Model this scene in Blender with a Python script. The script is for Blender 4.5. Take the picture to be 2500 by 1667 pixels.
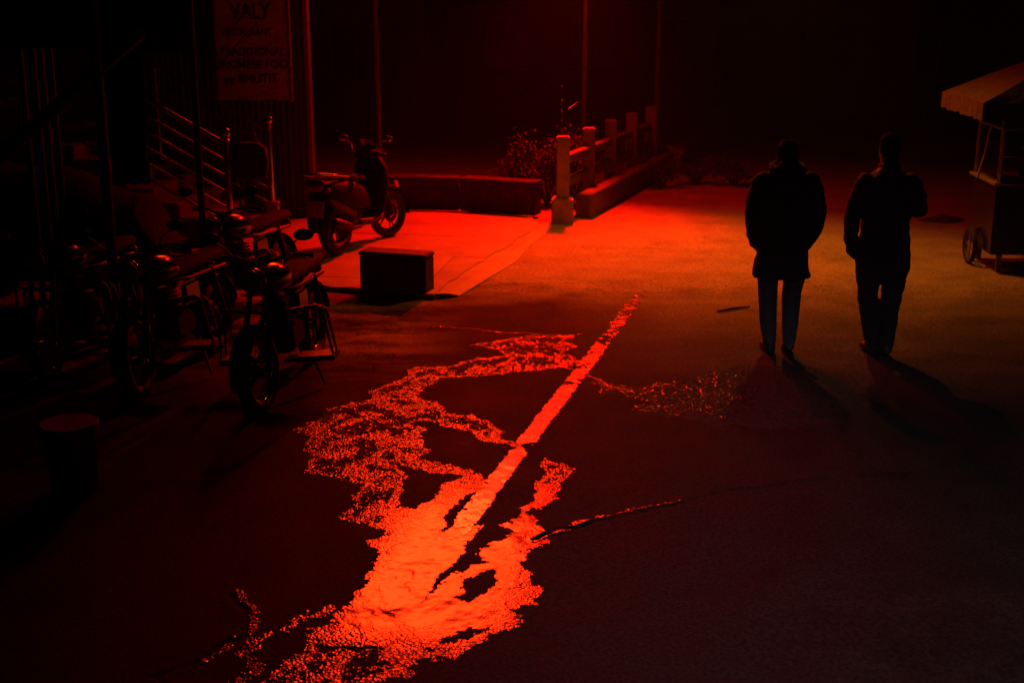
import bpy, bmesh, math, random
import numpy as np
from mathutils import Vector, Matrix
R = math.radians
random.seed(7); np.random.seed(7)
for o in list(bpy.data.objects): bpy.data.objects.remove(o)
SC = bpy.context.scene; COL = SC.collection
# ------------------------------------------------------------ camera
CAM_H = 2.9; PITCH = R(15.4); FPX = 3125.0
cd = bpy.data.cameras.new('camera'); cam = bpy.data.objects.new('camera', cd); COL.objects.link(cam)
cd.sensor_width = 36; cd.lens = 36 * FPX / 2500; cd.clip_end = 600; cd.clip_start = .05
cam.location = (0, 0, CAM_H); cam.rotation_euler = (math.pi / 2 - PITCH, 0, 0)
cd.dof.use_dof = True; cd.dof.focus_distance = 8.6; cd.dof.aperture_fstop = 2.4
SC.camera = cam
# ------------------------------------------------------------ night sky
W = bpy.data.worlds.new('World'); SC.world = W; W.use_nodes = True
wn = W.node_tree.nodes; bgn = wn['Background']
sky = wn.new('ShaderNodeTexSky'); sky.sky_type = 'NISHITA'; sky.sun_disc = False
sky.sun_elevation = R(-7); sky.sun_rotation = R(200)
W.node_tree.links.new(sky.outputs[0], bgn.inputs[0]); bgn.inputs[1].default_value = 0.05
SC.view_settings.view_transform = 'Standard'; SC.view_settings.look = 'None'
SC.view_settings.exposure = 0; SC.view_settings.gamma = 1; SC.view_settings.use_curve_mapping = False
# lamp strengths (the lamps themselves are built with their fixtures below)
RED_COL = (1.0, 0.004, 0.0004); RED_STRENGTH = 4.5; SIGN_W = 44.0
SIGN_COL = (1.0, 0.022, 0.002); FLOOD_W = 5000.0
AMBER_COL = (1.0, 0.22, 0.01); AMBER_W = 1000.0
WHITE_COL = (0.85, 0.85, 1.0); WHITE_W = 640.0
HAZE_DENSITY = 0.0010
SC.cycles.max_bounces = 6; SC.cycles.diffuse_bounces = 3; SC.cycles.glossy_bounces = 3; SC.cycles.volume_bounces = 0; SC.cycles.caustics_reflective = False; SC.cycles.caustics_refractive = False

# ------------------------------------------------------------ helpers
sT, cT = math.sin(PITCH), math.cos(PITCH)
def ray(u, v):
    a = (u - 1250) / FPX; b = (833.5 - v) / FPX
    return Vector((a, cT + b * sT, -sT + b * cT))
def G(u, v, z=0.0):                       # photo pixel -> point on the plane at height z
    d = ray(u, v); t = (z - CAM_H) / d.z
    return Vector((0, 0, CAM_H)) + d * t
def AT(u, v, y):                          # photo pixel -> point at distance y
    d = ray(u, v); return Vector((0, 0, CAM_H)) + d * (y / d.y)

def tag(o, label=None, cat=None, group=None, kind=None):
    if label: o['label'] = label
    if cat: o['category'] = cat
    if group: o['group'] = group
    if kind: o['kind'] = kind
    return o
def empty(name, loc=(0, 0, 0), rz=0):
    o = bpy.data.objects.new(name, None); COL.objects.link(o); o.empty_display_size = .1
    o.location = loc; o.rotation_euler = (0, 0, rz); return o
def copy_tree(o, parent=None):
    c = o.copy(); COL.objects.link(c); c.parent = parent
    for ch in o.children: copy_tree(ch, c)
    return c

class MB:
    def __init__(s): s.v = []; s.f = []
    def add(s, vs, fs):
        n = len(s.v); s.v += [tuple(p) for p in vs]; s.f += [tuple(i + n for i in f) for f in fs]; return s
    def box(s, c, d, rot=None):
        c = Vector(c); vs = []
        for z in (-1, 1):
            for y in (-1, 1):
                for x in (-1, 1):
                    p = Vector((x * d[0] / 2, y * d[1] / 2, z * d[2] / 2))
                    if rot is not None: p = rot @ p
                    vs.append(c + p)
        return s.add(vs, [(0, 2, 3, 1), (4, 5, 7, 6), (0, 1, 5, 4), (2, 6, 7, 3), (0, 4, 6, 2), (1, 3, 7, 5)])
    def tube(s, path, rad, n=10, cap=True):
        path = [Vector(p) for p in path]; m = len(path)
        rr = rad if isinstance(rad, (list, tuple)) else [rad] * m
        rings = []; prev = None
        for i, p in enumerate(path):
            t = (path[min(i + 1, m - 1)] - path[max(i - 1, 0)])
            if t.length < 1e-9: t = Vector((0, 0, 1))
            t.normalize()
            if prev is None:
                a = Vector((0, 0, 1)) if abs(t.z) < .9 else Vector((1, 0, 0)); u = t.cross(a).normalized()
            else:
                u = prev - t * prev.dot(t)
                if u.length < 1e-6: u = t.orthogonal()
                u.normalize()
            prev = u; w = t.cross(u)
            rings.append([p + (u * math.cos(2 * math.pi * k / n) + w * math.sin(2 * math.pi * k / n)) * rr[i] for k in range(n)])
        return s.rings(rings, cap)
    def rings(s, rings, cap=True, closed=True):
        n = len(rings[0]); vs = [p for r in rings for p in r]; fs = []
        for i in range(len(rings) - 1):
            for k in range(n if closed else n - 1):
                a = i * n + k; b = i * n + (k + 1) % n
                fs.append((a, b, b + n, a + n))
        if cap and closed:
            fs.append(tuple(range(n - 1, -1, -1))); e = (len(rings) - 1) * n; fs.append(tuple(range(e, e + n)))
        return s.add(vs, fs)
    def loft(s, secs, n=20, p=2.0, axis='z'):
        # secs: (x,y,z,rx,ry) stacked along axis; superellipse sections
        rings = []
        for (x, y, z, rx, ry) in secs:
            r = []
            for k in range(n):
                t = 2 * math.pi * k / n; c, sn = math.cos(t), math.sin(t)
                a = math.copysign(abs(c) ** (2 / p), c) * rx; b = math.copysign(abs(sn) ** (2 / p), sn) * ry
                if axis == 'z': r.append(Vector((x + a, y + b, z)))
                elif axis == 'x': r.append(Vector((x, y + a, z + b)))
                else: r.append(Vector((x + a, y, z + b)))
            rings.append(r)
        return s.rings(rings)
    def lathe(s, prof, n=24, M=None, closed=False):
        # prof: (radius, height) about z
        M = M or Matrix.Identity(4); rings = []
        for (r, h) in prof:
            rings.append([M @ Vector((r * math.cos(2 * math.pi * k / n), r * math.sin(2 * math.pi * k / n), h)) for k in range(n)])
        if closed: rings.append(rings[0])
        return s.rings(rings, cap=not closed)
    def sphere(s, c, r, n=14, m=8, sc=(1, 1, 1)):
        c = Vector(c); rings = []
        for i in range(m + 1):
            t = -math.pi / 2 + math.pi * i / m
            q = max(math.cos(t), 1e-3) * r
            rings.append([c + Vector((q * math.cos(2 * math.pi * k / n) * sc[0], q * math.sin(2 * math.pi * k / n) * sc[1], r * math.sin(t) * sc[2])) for k in range(n)])
        return s.rings(rings)
    def prism(s, poly, z0, z1):
        n = len(poly); vs = [(p[0], p[1], z0) for p in poly] + [(p[0], p[1], z1) for p in poly]
        fs = [tuple(range(n - 1, -1, -1)), tuple(range(n, 2 * n))]
        fs += [(i, (i + 1) % n, n + (i + 1) % n, n + i) for i in range(n)]
        return s.add(vs, fs)
    def xf(s, M):
        s.v = [tuple(M @ Vector(p)) for p in s.v]; return s
    def build(s, name, mat, parent=None, smooth=False, bevel=0, seg=1):
        me = bpy.data.meshes.new(name); me.from_pydata(s.v, [], s.f)
        bm = bmesh.new(); bm.from_mesh(me)
        bmesh.ops.remove_doubles(bm, verts=bm.verts, dist=1e-6)
        bmesh.ops.recalc_face_normals(bm, faces=bm.faces)
        if bevel:
            ed = [e for e in bm.edges if len(e.link_faces) == 2 and e.calc_face_angle(0) > R(30)]
            bmesh.ops.bevel(bm, geom=ed, offset=bevel, segments=seg, affect='EDGES', clamp_overlap=True)
        for f in bm.faces: f.smooth = smooth
        if smooth:
            for e in bm.edges:
                if len(e.link_faces) == 2 and e.calc_face_angle(0) > R(50): e.smooth = False
        bm.to_mesh(me); bm.free()
        o = bpy.data.objects.new(name, me); COL.objects.link(o)
        if mat: me.materials.append(mat)
        o.parent = parent; return o

def remesh(mb, name, mats, parent, voxel=.012, pick=None, smooth_it=4):
    o = mb.build(name + '_src', None); m = o.modifiers.new('r', 'REMESH'); m.mode = 'VOXEL'; m.voxel_size = voxel
    s = o.modifiers.new('s', 'SMOOTH'); s.iterations = smooth_it; s.factor = .5
    dg = bpy.context.evaluated_depsgraph_get(); dg.update()
    me = bpy.data.meshes.new_from_object(o.evaluated_get(dg)); me.name = name
    src = o.data; bpy.data.objects.remove(o); bpy.data.meshes.remove(src)
    n = bpy.data.objects.new(name, me); COL.objects.link(n); n.parent = parent
    me.materials.clear()
    for mt in mats: me.materials.append(mt)
    for p in me.polygons:
        p.use_smooth = True
        if pick: p.material_index = pick(p.center)
    return n

def mat(name, col, rough=.6, var=.25, scale=8, bump=.2, bscale=60, metal=0, spec=.5, col2=None, rvar=.12, bdist=.01):
    m = bpy.data.materials.new(name); m.use_nodes = True
    nt = m.node_tree; N = nt.nodes; L = nt.links; b = N['Principled BSDF']
    tc = N.new('ShaderNodeTexCoord')
    n1 = N.new('ShaderNodeTexNoise'); n1.inputs['Scale'].default_value = scale; n1.inputs['Detail'].default_value = 7; n1.inputs['Roughness'].default_value = .62
    L.new(tc.outputs['Object'], n1.inputs['Vector'])
    mx = N.new('ShaderNodeMix'); mx.data_type = 'RGBA'
    c2 = col2 or tuple(c * (1 - var) for c in col)
    c1 = tuple(min(1, c * (1 + var * .5)) for c in col)
    mx.inputs[6].default_value = (*c2, 1); mx.inputs[7].default_value = (*c1, 1)
    rp = N.new('ShaderNodeMapRange'); rp.inputs[1].default_value = .3; rp.inputs[2].default_value = .7
    L.new(n1.outputs['Fac'], rp.inputs[0]); L.new(rp.outputs[0], mx.inputs[0]); L.new(mx.outputs[2], b.inputs['Base Color'])
    rr = N.new('ShaderNodeMapRange'); rr.inputs[3].default_value = max(.02, rough - rvar); rr.inputs[4].default_value = min(1, rough + rvar)
    L.new(n1.outputs['Fac'], rr.inputs[0]); L.new(rr.outputs[0], b.inputs['Roughness'])
    b.inputs['Metallic'].default_value = metal
    b.inputs['Specular IOR Level'].default_value = spec
    if bump:
        n2 = N.new('ShaderNodeTexNoise'); n2.inputs['Scale'].default_value = bscale; n2.inputs['Detail'].default_value = 5
        L.new(tc.outputs['Object'], n2.inputs['Vector'])
        bp = N.new('ShaderNodeBump'); bp.inputs['Strength'].default_value = bump; bp.inputs['Distance'].default_value = bdist
        L.new(n2.outputs['Fac'], bp.inputs['Height']); L.new(bp.outputs[0], b.inputs['Normal'])
    return m
def emit_mat(name, col, strength, var=0.0):
    m = bpy.data.materials.new(name); m.use_nodes = True; b = m.node_tree.nodes['Principled BSDF']
    b.inputs['Base Color'].default_value = (.02, .02, .02, 1)
    b.inputs['Emission Color'].default_value = (*col, 1); b.inputs['Emission Strength'].default_value = strength
    return m

M = {}
M['conc'] = mat('concrete', (.30, .29, .27), .75, .35, 3, .5, 45)
M['conc_d'] = mat('old_and_shaded_concrete', (.20, .19, .175), .85, .45, 4, .7, 30)
M['conc_k'] = mat('dark_stained_concrete', (.10, .095, .09), .9, .5, 5, .7, 30)
M['post'] = mat('painted_concrete', (.26, .25, .21), .8, .4, 7, .6, 40)
M['steel'] = mat('stainless_steel', (.6, .6, .61), .09, .1, 20, .02, 80, metal=1, rvar=.03)
M['dsteel'] = mat('grey_painted_steel', (.16, .16, .16), .45, .3, 12, .15, 60)
M['galv'] = mat('galvanised_pole', (.13, .12, .11), .5, .3, 9, .2, 50)
M['black'] = mat('black_paint', (.012, .012, .014), .3, .3, 9, .05, 60)
M['plastic'] = mat('black_plastic', (.014, .014, .015), .45, .3, 20, .25, 160)
M['rubber'] = mat('tyre_rubber', (.012, .012, .012), .75, .3, 20, .4, 90)
M['chrome'] = mat('chrome', (.6, .6, .62), .1, .1, 20, .03, 60, metal=1)
M['alloy'] = mat('dark_alloy', (.02, .02, .022), .55, .2, 20, .1, 60, metal=.6)
M['engine'] = mat('engine_casting', (.02, .02, .02), .7, .3, 20, .3, 60, spec=.2)
M['redlens'] = mat('red_lens', (.25, .01, .01), .15, .1, 20, .2, 150)
M['glass'] = mat('lens_glass', (.35, .36, .38), .08, .1, 20, .35, 90)
M['plate'] = mat('yellowed_number_plate', (.55, .5, .38), .5, .2, 20, .05, 60)
M['ink'] = mat('black_ink', (.015, .015, .015), .6, .2, 20, 0)
M['box'] = mat('black_box_board', (.02, .019, .018), .7, .4, 9, .4, 90)
M['corr'] = mat('corrugated_metal', (.06, .05, .043), .8, .45, 3, .3, 30, metal=.2)
M['sign'] = mat('pale_sign_vinyl', (.5, .44, .35), .6, .3, 3, .15, 40)
M['wood'] = mat('dark_wood', (.05, .035, .025), .8, .4, 6, .5, 30)
M['tarp_b'] = mat('blue_tarpaulin', (.03, .06, .14), .4, .3, 4, .5, 14, bdist=.03)
M['tarp_y'] = mat('olive_tarpaulin', (.12, .11, .03), .45, .3, 4, .5, 14, bdist=.03)
M['tarp_k'] = mat('dark_cloth', (.02, .019, .02), .8, .3, 6, .6, 18, bdist=.03)
M['canopy'] = mat('orange_canopy', (.08, .04, .016), .65, .35, 5, .5, 16, bdist=.03)
M['valance'] = mat('yellow_green_valance', (.09, .08, .028), .65, .3, 6, .5, 18, bdist=.03)
M['cart'] = mat('cart_dark_paint', (.007, .008, .011), .22, .3, 6, .12, 20)
M['bucket'] = mat('darkened_white_plastic', (.12, .125, .13), .4, .15, 8, .1, 50)  # white plastic, darkened to stand in for shade on the bucket
M['leaf'] = mat('dry_leaves', (.06, .055, .02), .9, .4, 4, 0, spec=.1)
M['wallk'] = mat('grimy_wall', (.045, .04, .036), .95, .6, 6, .9, 22, spec=.1, bdist=.02)
M['twig'] = mat('bare_twigs', (.05, .04, .03), .9, .3, 20, .4, 60)
M['cloth1'] = mat('dark_coat', (.022, .021, .024), .9, .35, 7, .5, 24, bdist=.02)
M['cloth2'] = mat('black_jacket', (.016, .016, .02), .75, .35, 7, .5, 22, bdist=.02)
M['denim'] = mat('pale_denim', (.075, .08, .10), .9, .3, 9, .5, 40)
M['trous'] = mat('dark_trousers', (.02, .02, .024), .9, .3, 9, .5, 30)
M['shoe'] = mat('dark_shoes', (.02, .02, .02), .5, .3, 9, .2, 60)
M['skin'] = mat('skin', (.32, .19, .13), .55, .15, 20, .15, 120)
M['hair'] = mat('black_hair', (.008, .007, .007), .85, .4, 40, .9, 70, bdist=.01, spec=.15)
M['cone'] = mat('orange_cone_plastic', (.45, .10, .03), .45, .2, 20, .1, 60)
M['wall_far'] = mat('dark_building_plaster', (.11, .095, .085), .9, .35, .8, .3, 8)
M['pane'] = mat('dark_window_glass', (.015, .016, .02), .08, .2, 3, .05, 6)
M['pebble'] = mat('pebbles', (.08, .075, .07), .1, .4, 30, .3, 90)
M['paint'] = mat('wet_white_road_paint', (.17, .165, .155), .24, .35, 14, .5, 70, spec=.5, bdist=.005)

_p = M['paint'].node_tree.nodes['Principled BSDF']; _p.inputs['Coat Weight'].default_value = 1; _p.inputs['Coat Roughness'].default_value = .12; _p.inputs['Coat IOR'].default_value = 1.33
M['cover'] = mat('black_cover_cloth', (.008, .008, .009), .9, .3, 6, .6, 18, bdist=.03, spec=.1)
M['matt'] = mat('matt_black_panels', (.005, .005, .006), .6, .3, 9, .05, 60, spec=.1)
M['vinyl'] = mat('seat_vinyl', (.012, .012, .012), .85, .3, 20, .3, 60, spec=.12)
M['black'] = mat('black_gloss_paint', (.010, .010, .012), .16, .3, 9, .02, 60, rvar=.05)
# water film over the coarse asphalt
def water_mat():
    m = bpy.data.materials.new('rainwater_film'); m.use_nodes = True
    nt = m.node_tree; N = nt.nodes; L = nt.links; b = N['Principled BSDF']
    b.inputs['Base Color'].default_value = (.018, .017, .016, 1); b.inputs['IOR'].default_value = 1.33
    b.inputs['Specular IOR Level'].default_value = .5
    tc = N.new('ShaderNodeTexCoord')
    vo = N.new('ShaderNodeTexVoronoi'); vo.feature = 'SMOOTH_F1'; vo.inputs['Scale'].default_value = 75; vo.inputs['Smoothness'].default_value = .5
    L.new(tc.outputs['Object'], vo.inputs['Vector'])
    no = N.new('ShaderNodeTexNoise'); no.inputs['Scale'].default_value = 26; no.inputs['Detail'].default_value = 4
    L.new(tc.outputs['Object'], no.inputs['Vector'])
    at = N.new('ShaderNodeAttribute'); at.attribute_name = 'depth'
    pw = N.new('ShaderNodeMapRange'); pw.clamp = False; pw.inputs[3].default_value = .34; pw.inputs[4].default_value = .025
    L.new(at.outputs['Fac'], pw.inputs[0])
    b1 = N.new('ShaderNodeBump'); b1.inputs['Distance'].default_value = .012; b1.invert = True
    L.new(pw.outputs[0], b1.inputs['Strength']); L.new(vo.outputs['Distance'], b1.inputs['Height'])
    b2 = N.new('ShaderNodeBump'); b2.inputs['Strength'].default_value = .16; b2.inputs['Distance'].default_value = .02
    pn = N.new('ShaderNodeMapRange'); pn.inputs[3].default_value = .15; pn.inputs[4].default_value = .035; L.new(at.outputs['Fac'], pn.inputs[0]); L.new(pn.outputs[0], b2.inputs['Strength']); L.new(no.outputs['Fac'], b2.inputs['Height']); L.new(b1.outputs[0], b2.inputs['Normal']); L.new(b2.outputs[0], b.inputs['Normal'])
    rr = N.new('ShaderNodeMapRange'); rr.inputs[3].default_value = .12; rr.inputs[4].default_value = .15
    L.new(at.outputs['Fac'], rr.inputs[0]); L.new(rr.outputs[0], b.inputs['Roughness'])
    return m
M['water'] = water_mat()

# ------------------------------------------------------------ numpy noise and polygons
def vnoise(x, y, seed):
    rng = np.random.RandomState(seed); T = rng.rand(256, 256)
    xi = np.floor(x).astype(int); yi = np.floor(y).astype(int); fx = x - xi; fy = y - yi
    fx = fx * fx * (3 - 2 * fx); fy = fy * fy * (3 - 2 * fy)
    a = T[xi % 256, yi % 256]; b = T[(xi + 1) % 256, yi % 256]; c = T[xi % 256, (yi + 1) % 256]; d = T[(xi + 1) % 256, (yi + 1) % 256]
    return (a * (1 - fx) + b * fx) * (1 - fy) + (c * (1 - fx) + d * fx) * fy
def fbm(x, y, s, seed, oct=4):
    v = 0; a = .5; t = 0
    for i in range(oct):
        v = v + a * vnoise(x * s + 13.7 * i, y * s + 7.3 * i, seed + i); t += a; a *= .55; s *= 2.03
    return v / t
def inside(px, py, poly):
    r = np.zeros(px.shape, bool); n = len(poly)
    for i in range(n):
        x0, y0 = poly[i]; x1, y1 = poly[(i + 1) % n]
        if y0 == y1: continue
        c = ((y0 > py) != (y1 > py)) & (px < (x1 - x0) * (py - y0) / (y1 - y0) + x0)
        r ^= c
    return r
def dist_line(px, py, pl):
    d = np.full(px.shape, 1e9)
    for (x0, y0), (x1, y1) in zip(pl[:-1], pl[1:]):
        dx, dy = x1 - x0, y1 - y0; t = np.clip(((px - x0) * dx + (py - y0) * dy) / (dx * dx + dy * dy + 1e-12), 0, 1)
        d = np.minimum(d, np.hypot(px - x0 - t * dx, py - y0 - t * dy))
    return d
def gpoly(pts, k=1.0, ox=0, oy=0):
    return [tuple(G(ox + x / k, oy + y / k).xy) for x, y in pts]
A = lambda pts: gpoly(pts, 2.6133, 600, 700)        # two tracing grids over the photograph
B = lambda pts: gpoly(pts, 2.1382, 350, 1150)

# traced outlines of the wet streaks (on the ground plane)
W1 = A([(1410, 370), (1570, 350), (1700, 330), (1800, 312), (1990, 312), (2150, 298), (2040, 345), (2110, 380), (2030, 420), (2145, 475), (2040, 512), (1700, 548), (1450, 572), (1240, 582), (1230, 612), (1110, 645), (1155, 668), (1060, 690),
        (1180, 738), (1262, 765), (1280, 820), (1440, 828), (1530, 858), (1622, 920), (1620, 968), (1690, 1000), (1800, 1030), (1780, 1045), (1640, 1012), (1480, 982), (1440, 940), (1330, 912), (1220, 882), (1130, 850), (1050, 888), (1165, 915), (1125, 950), (1140, 1005), (1165, 1045), (1120, 1098), (1180, 1128), (1290, 1138), (1390, 1168), (1500, 1210), (1530, 1270), (1500, 1310), (1390, 1350), (1300, 1450), (1230, 1570),
        (880, 1570), (870, 1540), (620, 1490), (600, 1460), (700, 1400), (650, 1360), (700, 1340), (760, 1280), (560, 1222), (370, 1190), (400, 1120), (440, 1090), (370, 1040), (400, 970), (320, 930), (470, 850), (490, 795), (700, 750), (810, 712), (790, 668), (880, 632), (1000, 590), (1050, 522), (1300, 500), (1450, 462), (1640, 440), (1620, 402)])
H1 = A([(870, 1118), (960, 1140), (1180, 1192), (1390, 1222), (1350, 1252), (1270, 1272), (1240, 1322), (1190, 1372), (1060, 1422), (985, 1445), (970, 1365), (1000, 1290), (995, 1215), (950, 1160)])
W2 = B([(1040, 258), (1250, 300), (1290, 335), (1150, 380), (1230, 432), (1200, 482), (1150, 580), (1090, 670), (1080, 712), (1000, 752), (930, 820), (800, 850), (880, 872), (830, 950), (720, 1000), (590, 1130), (1120, 1130), (1310, 1076), (1410, 1060), (1340, 1032), (1410, 1002), (1640, 970), (1720, 920), (1830, 852), (1940, 822), (1975, 780), (1930, 735), (2070, 712), (2070, 640), (1990, 592), (2050, 545), (1950, 500), (1985, 470), (2010, 422), (2095, 380), (2092, 340), (2060, 310), (2010, 225), (2080, 190), (2180, 160), (2160, 110), (2200, 60), (2240, 10), (2200, -30), (2080, -60), (2060, -20), (2110, 20), (2040, 70), (2060, 110), (2020, 170), (1960, 210), (1970, 240), (1870, 290), (1930, 330), (1830, 380), (1760, 440), (1790, 480), (1640, 540), (1560, 590), (1500, 640), (1390, 750), (1500, 620), (1620, 470), (1760, 290), (1500, 290), (1400, 200), (1300, 200)])
H3 = B([(1680, 565), (1822, 510), (1850, 552), (1820, 612), (1720, 672), (1635, 682), (1650, 622)])
H4 = B([(1520, 896), (1650, 850), (1835, 806), (1830, 822), (1640, 884), (1560, 908)])
H5 = B([(1580, 225), (1700, 130), (1760, 118), (1700, 190), (1600, 300), (1535, 330)])
LINES = [(A([(1150, 262), (1205, 250), (1430, 268), (1650, 290), (1990, 312)]), .022),
         (B([(985, 715), (890, 750), (790, 775), (740, 830), (640, 860), (590, 900), (530, 960), (590, 1010), (570, 1050), (480, 1110)]), .032),
         (B([(485, 640), (518, 685), (582, 730), (560, 810), (548, 856), (448, 908), (358, 958), (290, 1000)]), .018),
         (B([(2080, 350), (2200, 310), (2345, 268)]), .018),
         (gpoly([(1385, 898), (1440, 918), (1490, 945), (1530, 955)]), .02),
         (gpoly([(1400, 1282), (1447, 1270), (1560, 1243), (1650, 1226)]), .011)]
CRACKS = [gpoly([(1300, 1320), (1360, 1298), (1447, 1277), (1560, 1252), (1650, 1232), (1700, 1215), (1760, 1202), (1860, 1190), (1950, 1176), (2060, 1165), (2230, 1155), (2500, 1140)]),
          gpoly([(566, 1450), (580, 1475), (608, 1495), (596, 1528), (596, 1550), (545, 1575), (505, 1598), (470, 1622), (420, 1634), (380, 1645), (405, 1667)]),
          gpoly([(2385, 660), (2400, 700), (2415, 765), (2440, 830)])]

# ------------------------------------------------------------ road
xs = np.concatenate([np.arange(-11, -3.4, .06), np.arange(-3.4, 4.2, .022), np.arange(4.2, 11, .06)])
ys = np.concatenate([np.arange(3.0, 9.6, .022), np.arange(9.6, 14, .035), np.arange(14, 26, .08)])
X, Y = np.meshgrid(xs, ys)
def road_h(X, Y):
    h = (fbm(X, Y, .6, 3) - .5) * .03 + (fbm(X, Y, 9, 21, 3) - .5) * .006
    rough = np.clip((-0.35 - X) / .8, 0, 1) * np.clip((Y - 9.0) / 1.0, 0, 1) * np.clip((12.6 - Y) / 1, 0, 1)
    h = h + rough * (fbm(X, Y * 1.5, 3.2, 40, 5) - .5) * .075
    band = np.exp(-((Y - 12.6 - .25 * (fbm(X, Y, .9, 60) - .5) + .12 * X * 0) / .55) ** 2) * np.clip((X + 1.0) / .5, 0, 1)
    h = h + band * (fbm(X * .8, Y * 1.6, 4.2, 61, 5) - .5) * .07
    wr = np.where(Y > 10.5, 1, 0)
    dc = np.full(X.shape, 9.0)
    for c in CRACKS: dc = np.minimum(dc, dist_line(X + (fbm(X, Y, 14, 80) - .5) * .05, Y + (fbm(X, Y, 14, 90) - .5) * .05, c))
    h = h - .024 * np.exp(-(dc / .009) ** 2) + .005 * np.exp(-(dc / .04) ** 2)
    return h
H = road_h(X, Y)
def grid_mesh(name, X, Y, Z, keep=None, attrs=None):
    ny, nx = X.shape; idx = np.arange(nx * ny).reshape(ny, nx)
    q = np.stack([idx[:-1, :-1], idx[:-1, 1:], idx[1:, 1:], idx[1:, :-1]], -1).reshape(-1, 4)
    if keep is not None: q = q[keep[:-1, :-1].ravel()]
    used = np.unique(q); rm = np.full(nx * ny, -1); rm[used] = np.arange(len(used)); q = rm[q]
    co = np.stack([X.ravel(), Y.ravel(), Z.ravel()], -1)[used].astype(np.float32)
    me = bpy.data.meshes.new(name); me.vertices.add(len(co)); me.vertices.foreach_set('co', co.ravel())
    me.loops.add(q.size); me.loops.foreach_set('vertex_index', q.ravel().astype(np.int32))
    me.polygons.add(len(q)); me.polygons.foreach_set('loop_start', np.arange(0, q.size, 4, dtype=np.int32)); me.polygons.foreach_set('loop_total', np.full(len(q), 4, np.int32))
    me.update(calc_edges=True); me.validate()
    for k, v in (attrs or {}).items():
        a = me.attributes.new(k, 'FLOAT', 'POINT'); a.data.foreach_set('value', v.ravel()[used].astype(np.float32))
    me.polygons.foreach_set('use_smooth', np.ones(len(me.polygons), bool))
    o = bpy.data.objects.new(name, me); COL.objects.link(o); return o
# zone: 0 = dark asphalt, 1 = pale concrete tone, further off and where light is painted in
edge = 12.35 - .30 * np.clip(X - .6, 0, 5) + 1.9 * (fbm(X, Y * 1.6, 1.1, 5, 5) - .5)
zone = np.clip((Y - edge + .4) / 1.3, 0, 1)
zone = np.clip(zone * (.55 + .9 * fbm(X * .7, Y * 2, 1.3, 15, 5)), 0, 1)
zone = np.maximum(zone, .9 * np.clip((-0.35 - X) / .6, 0, 1) * np.clip((Y - 9.3) / .9, 0, 1) * np.clip(2.4 * fbm(X * .6, Y * 2.2, 2.4, 17, 5) - .75, 0, 1))  # rough stretch at left: paler tone stands in for missing red light
zone[Y > 14] = np.maximum(zone[Y > 14], .75)
zr = np.clip((Y - 8.6 + 1.6 * (fbm(X, Y * 1.4, .9, 7, 5) - .5)) / 5.0, 0, 1) ** 1.5 * (.6 + .75 * fbm(X * .7, Y * 2, 1.6, 19, 5))
wr_ = np.clip((X - .35) / 1.1, 0, 1); zone = np.clip(zone * (1 - wr_) + zr * wr_, 0, 1)
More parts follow.
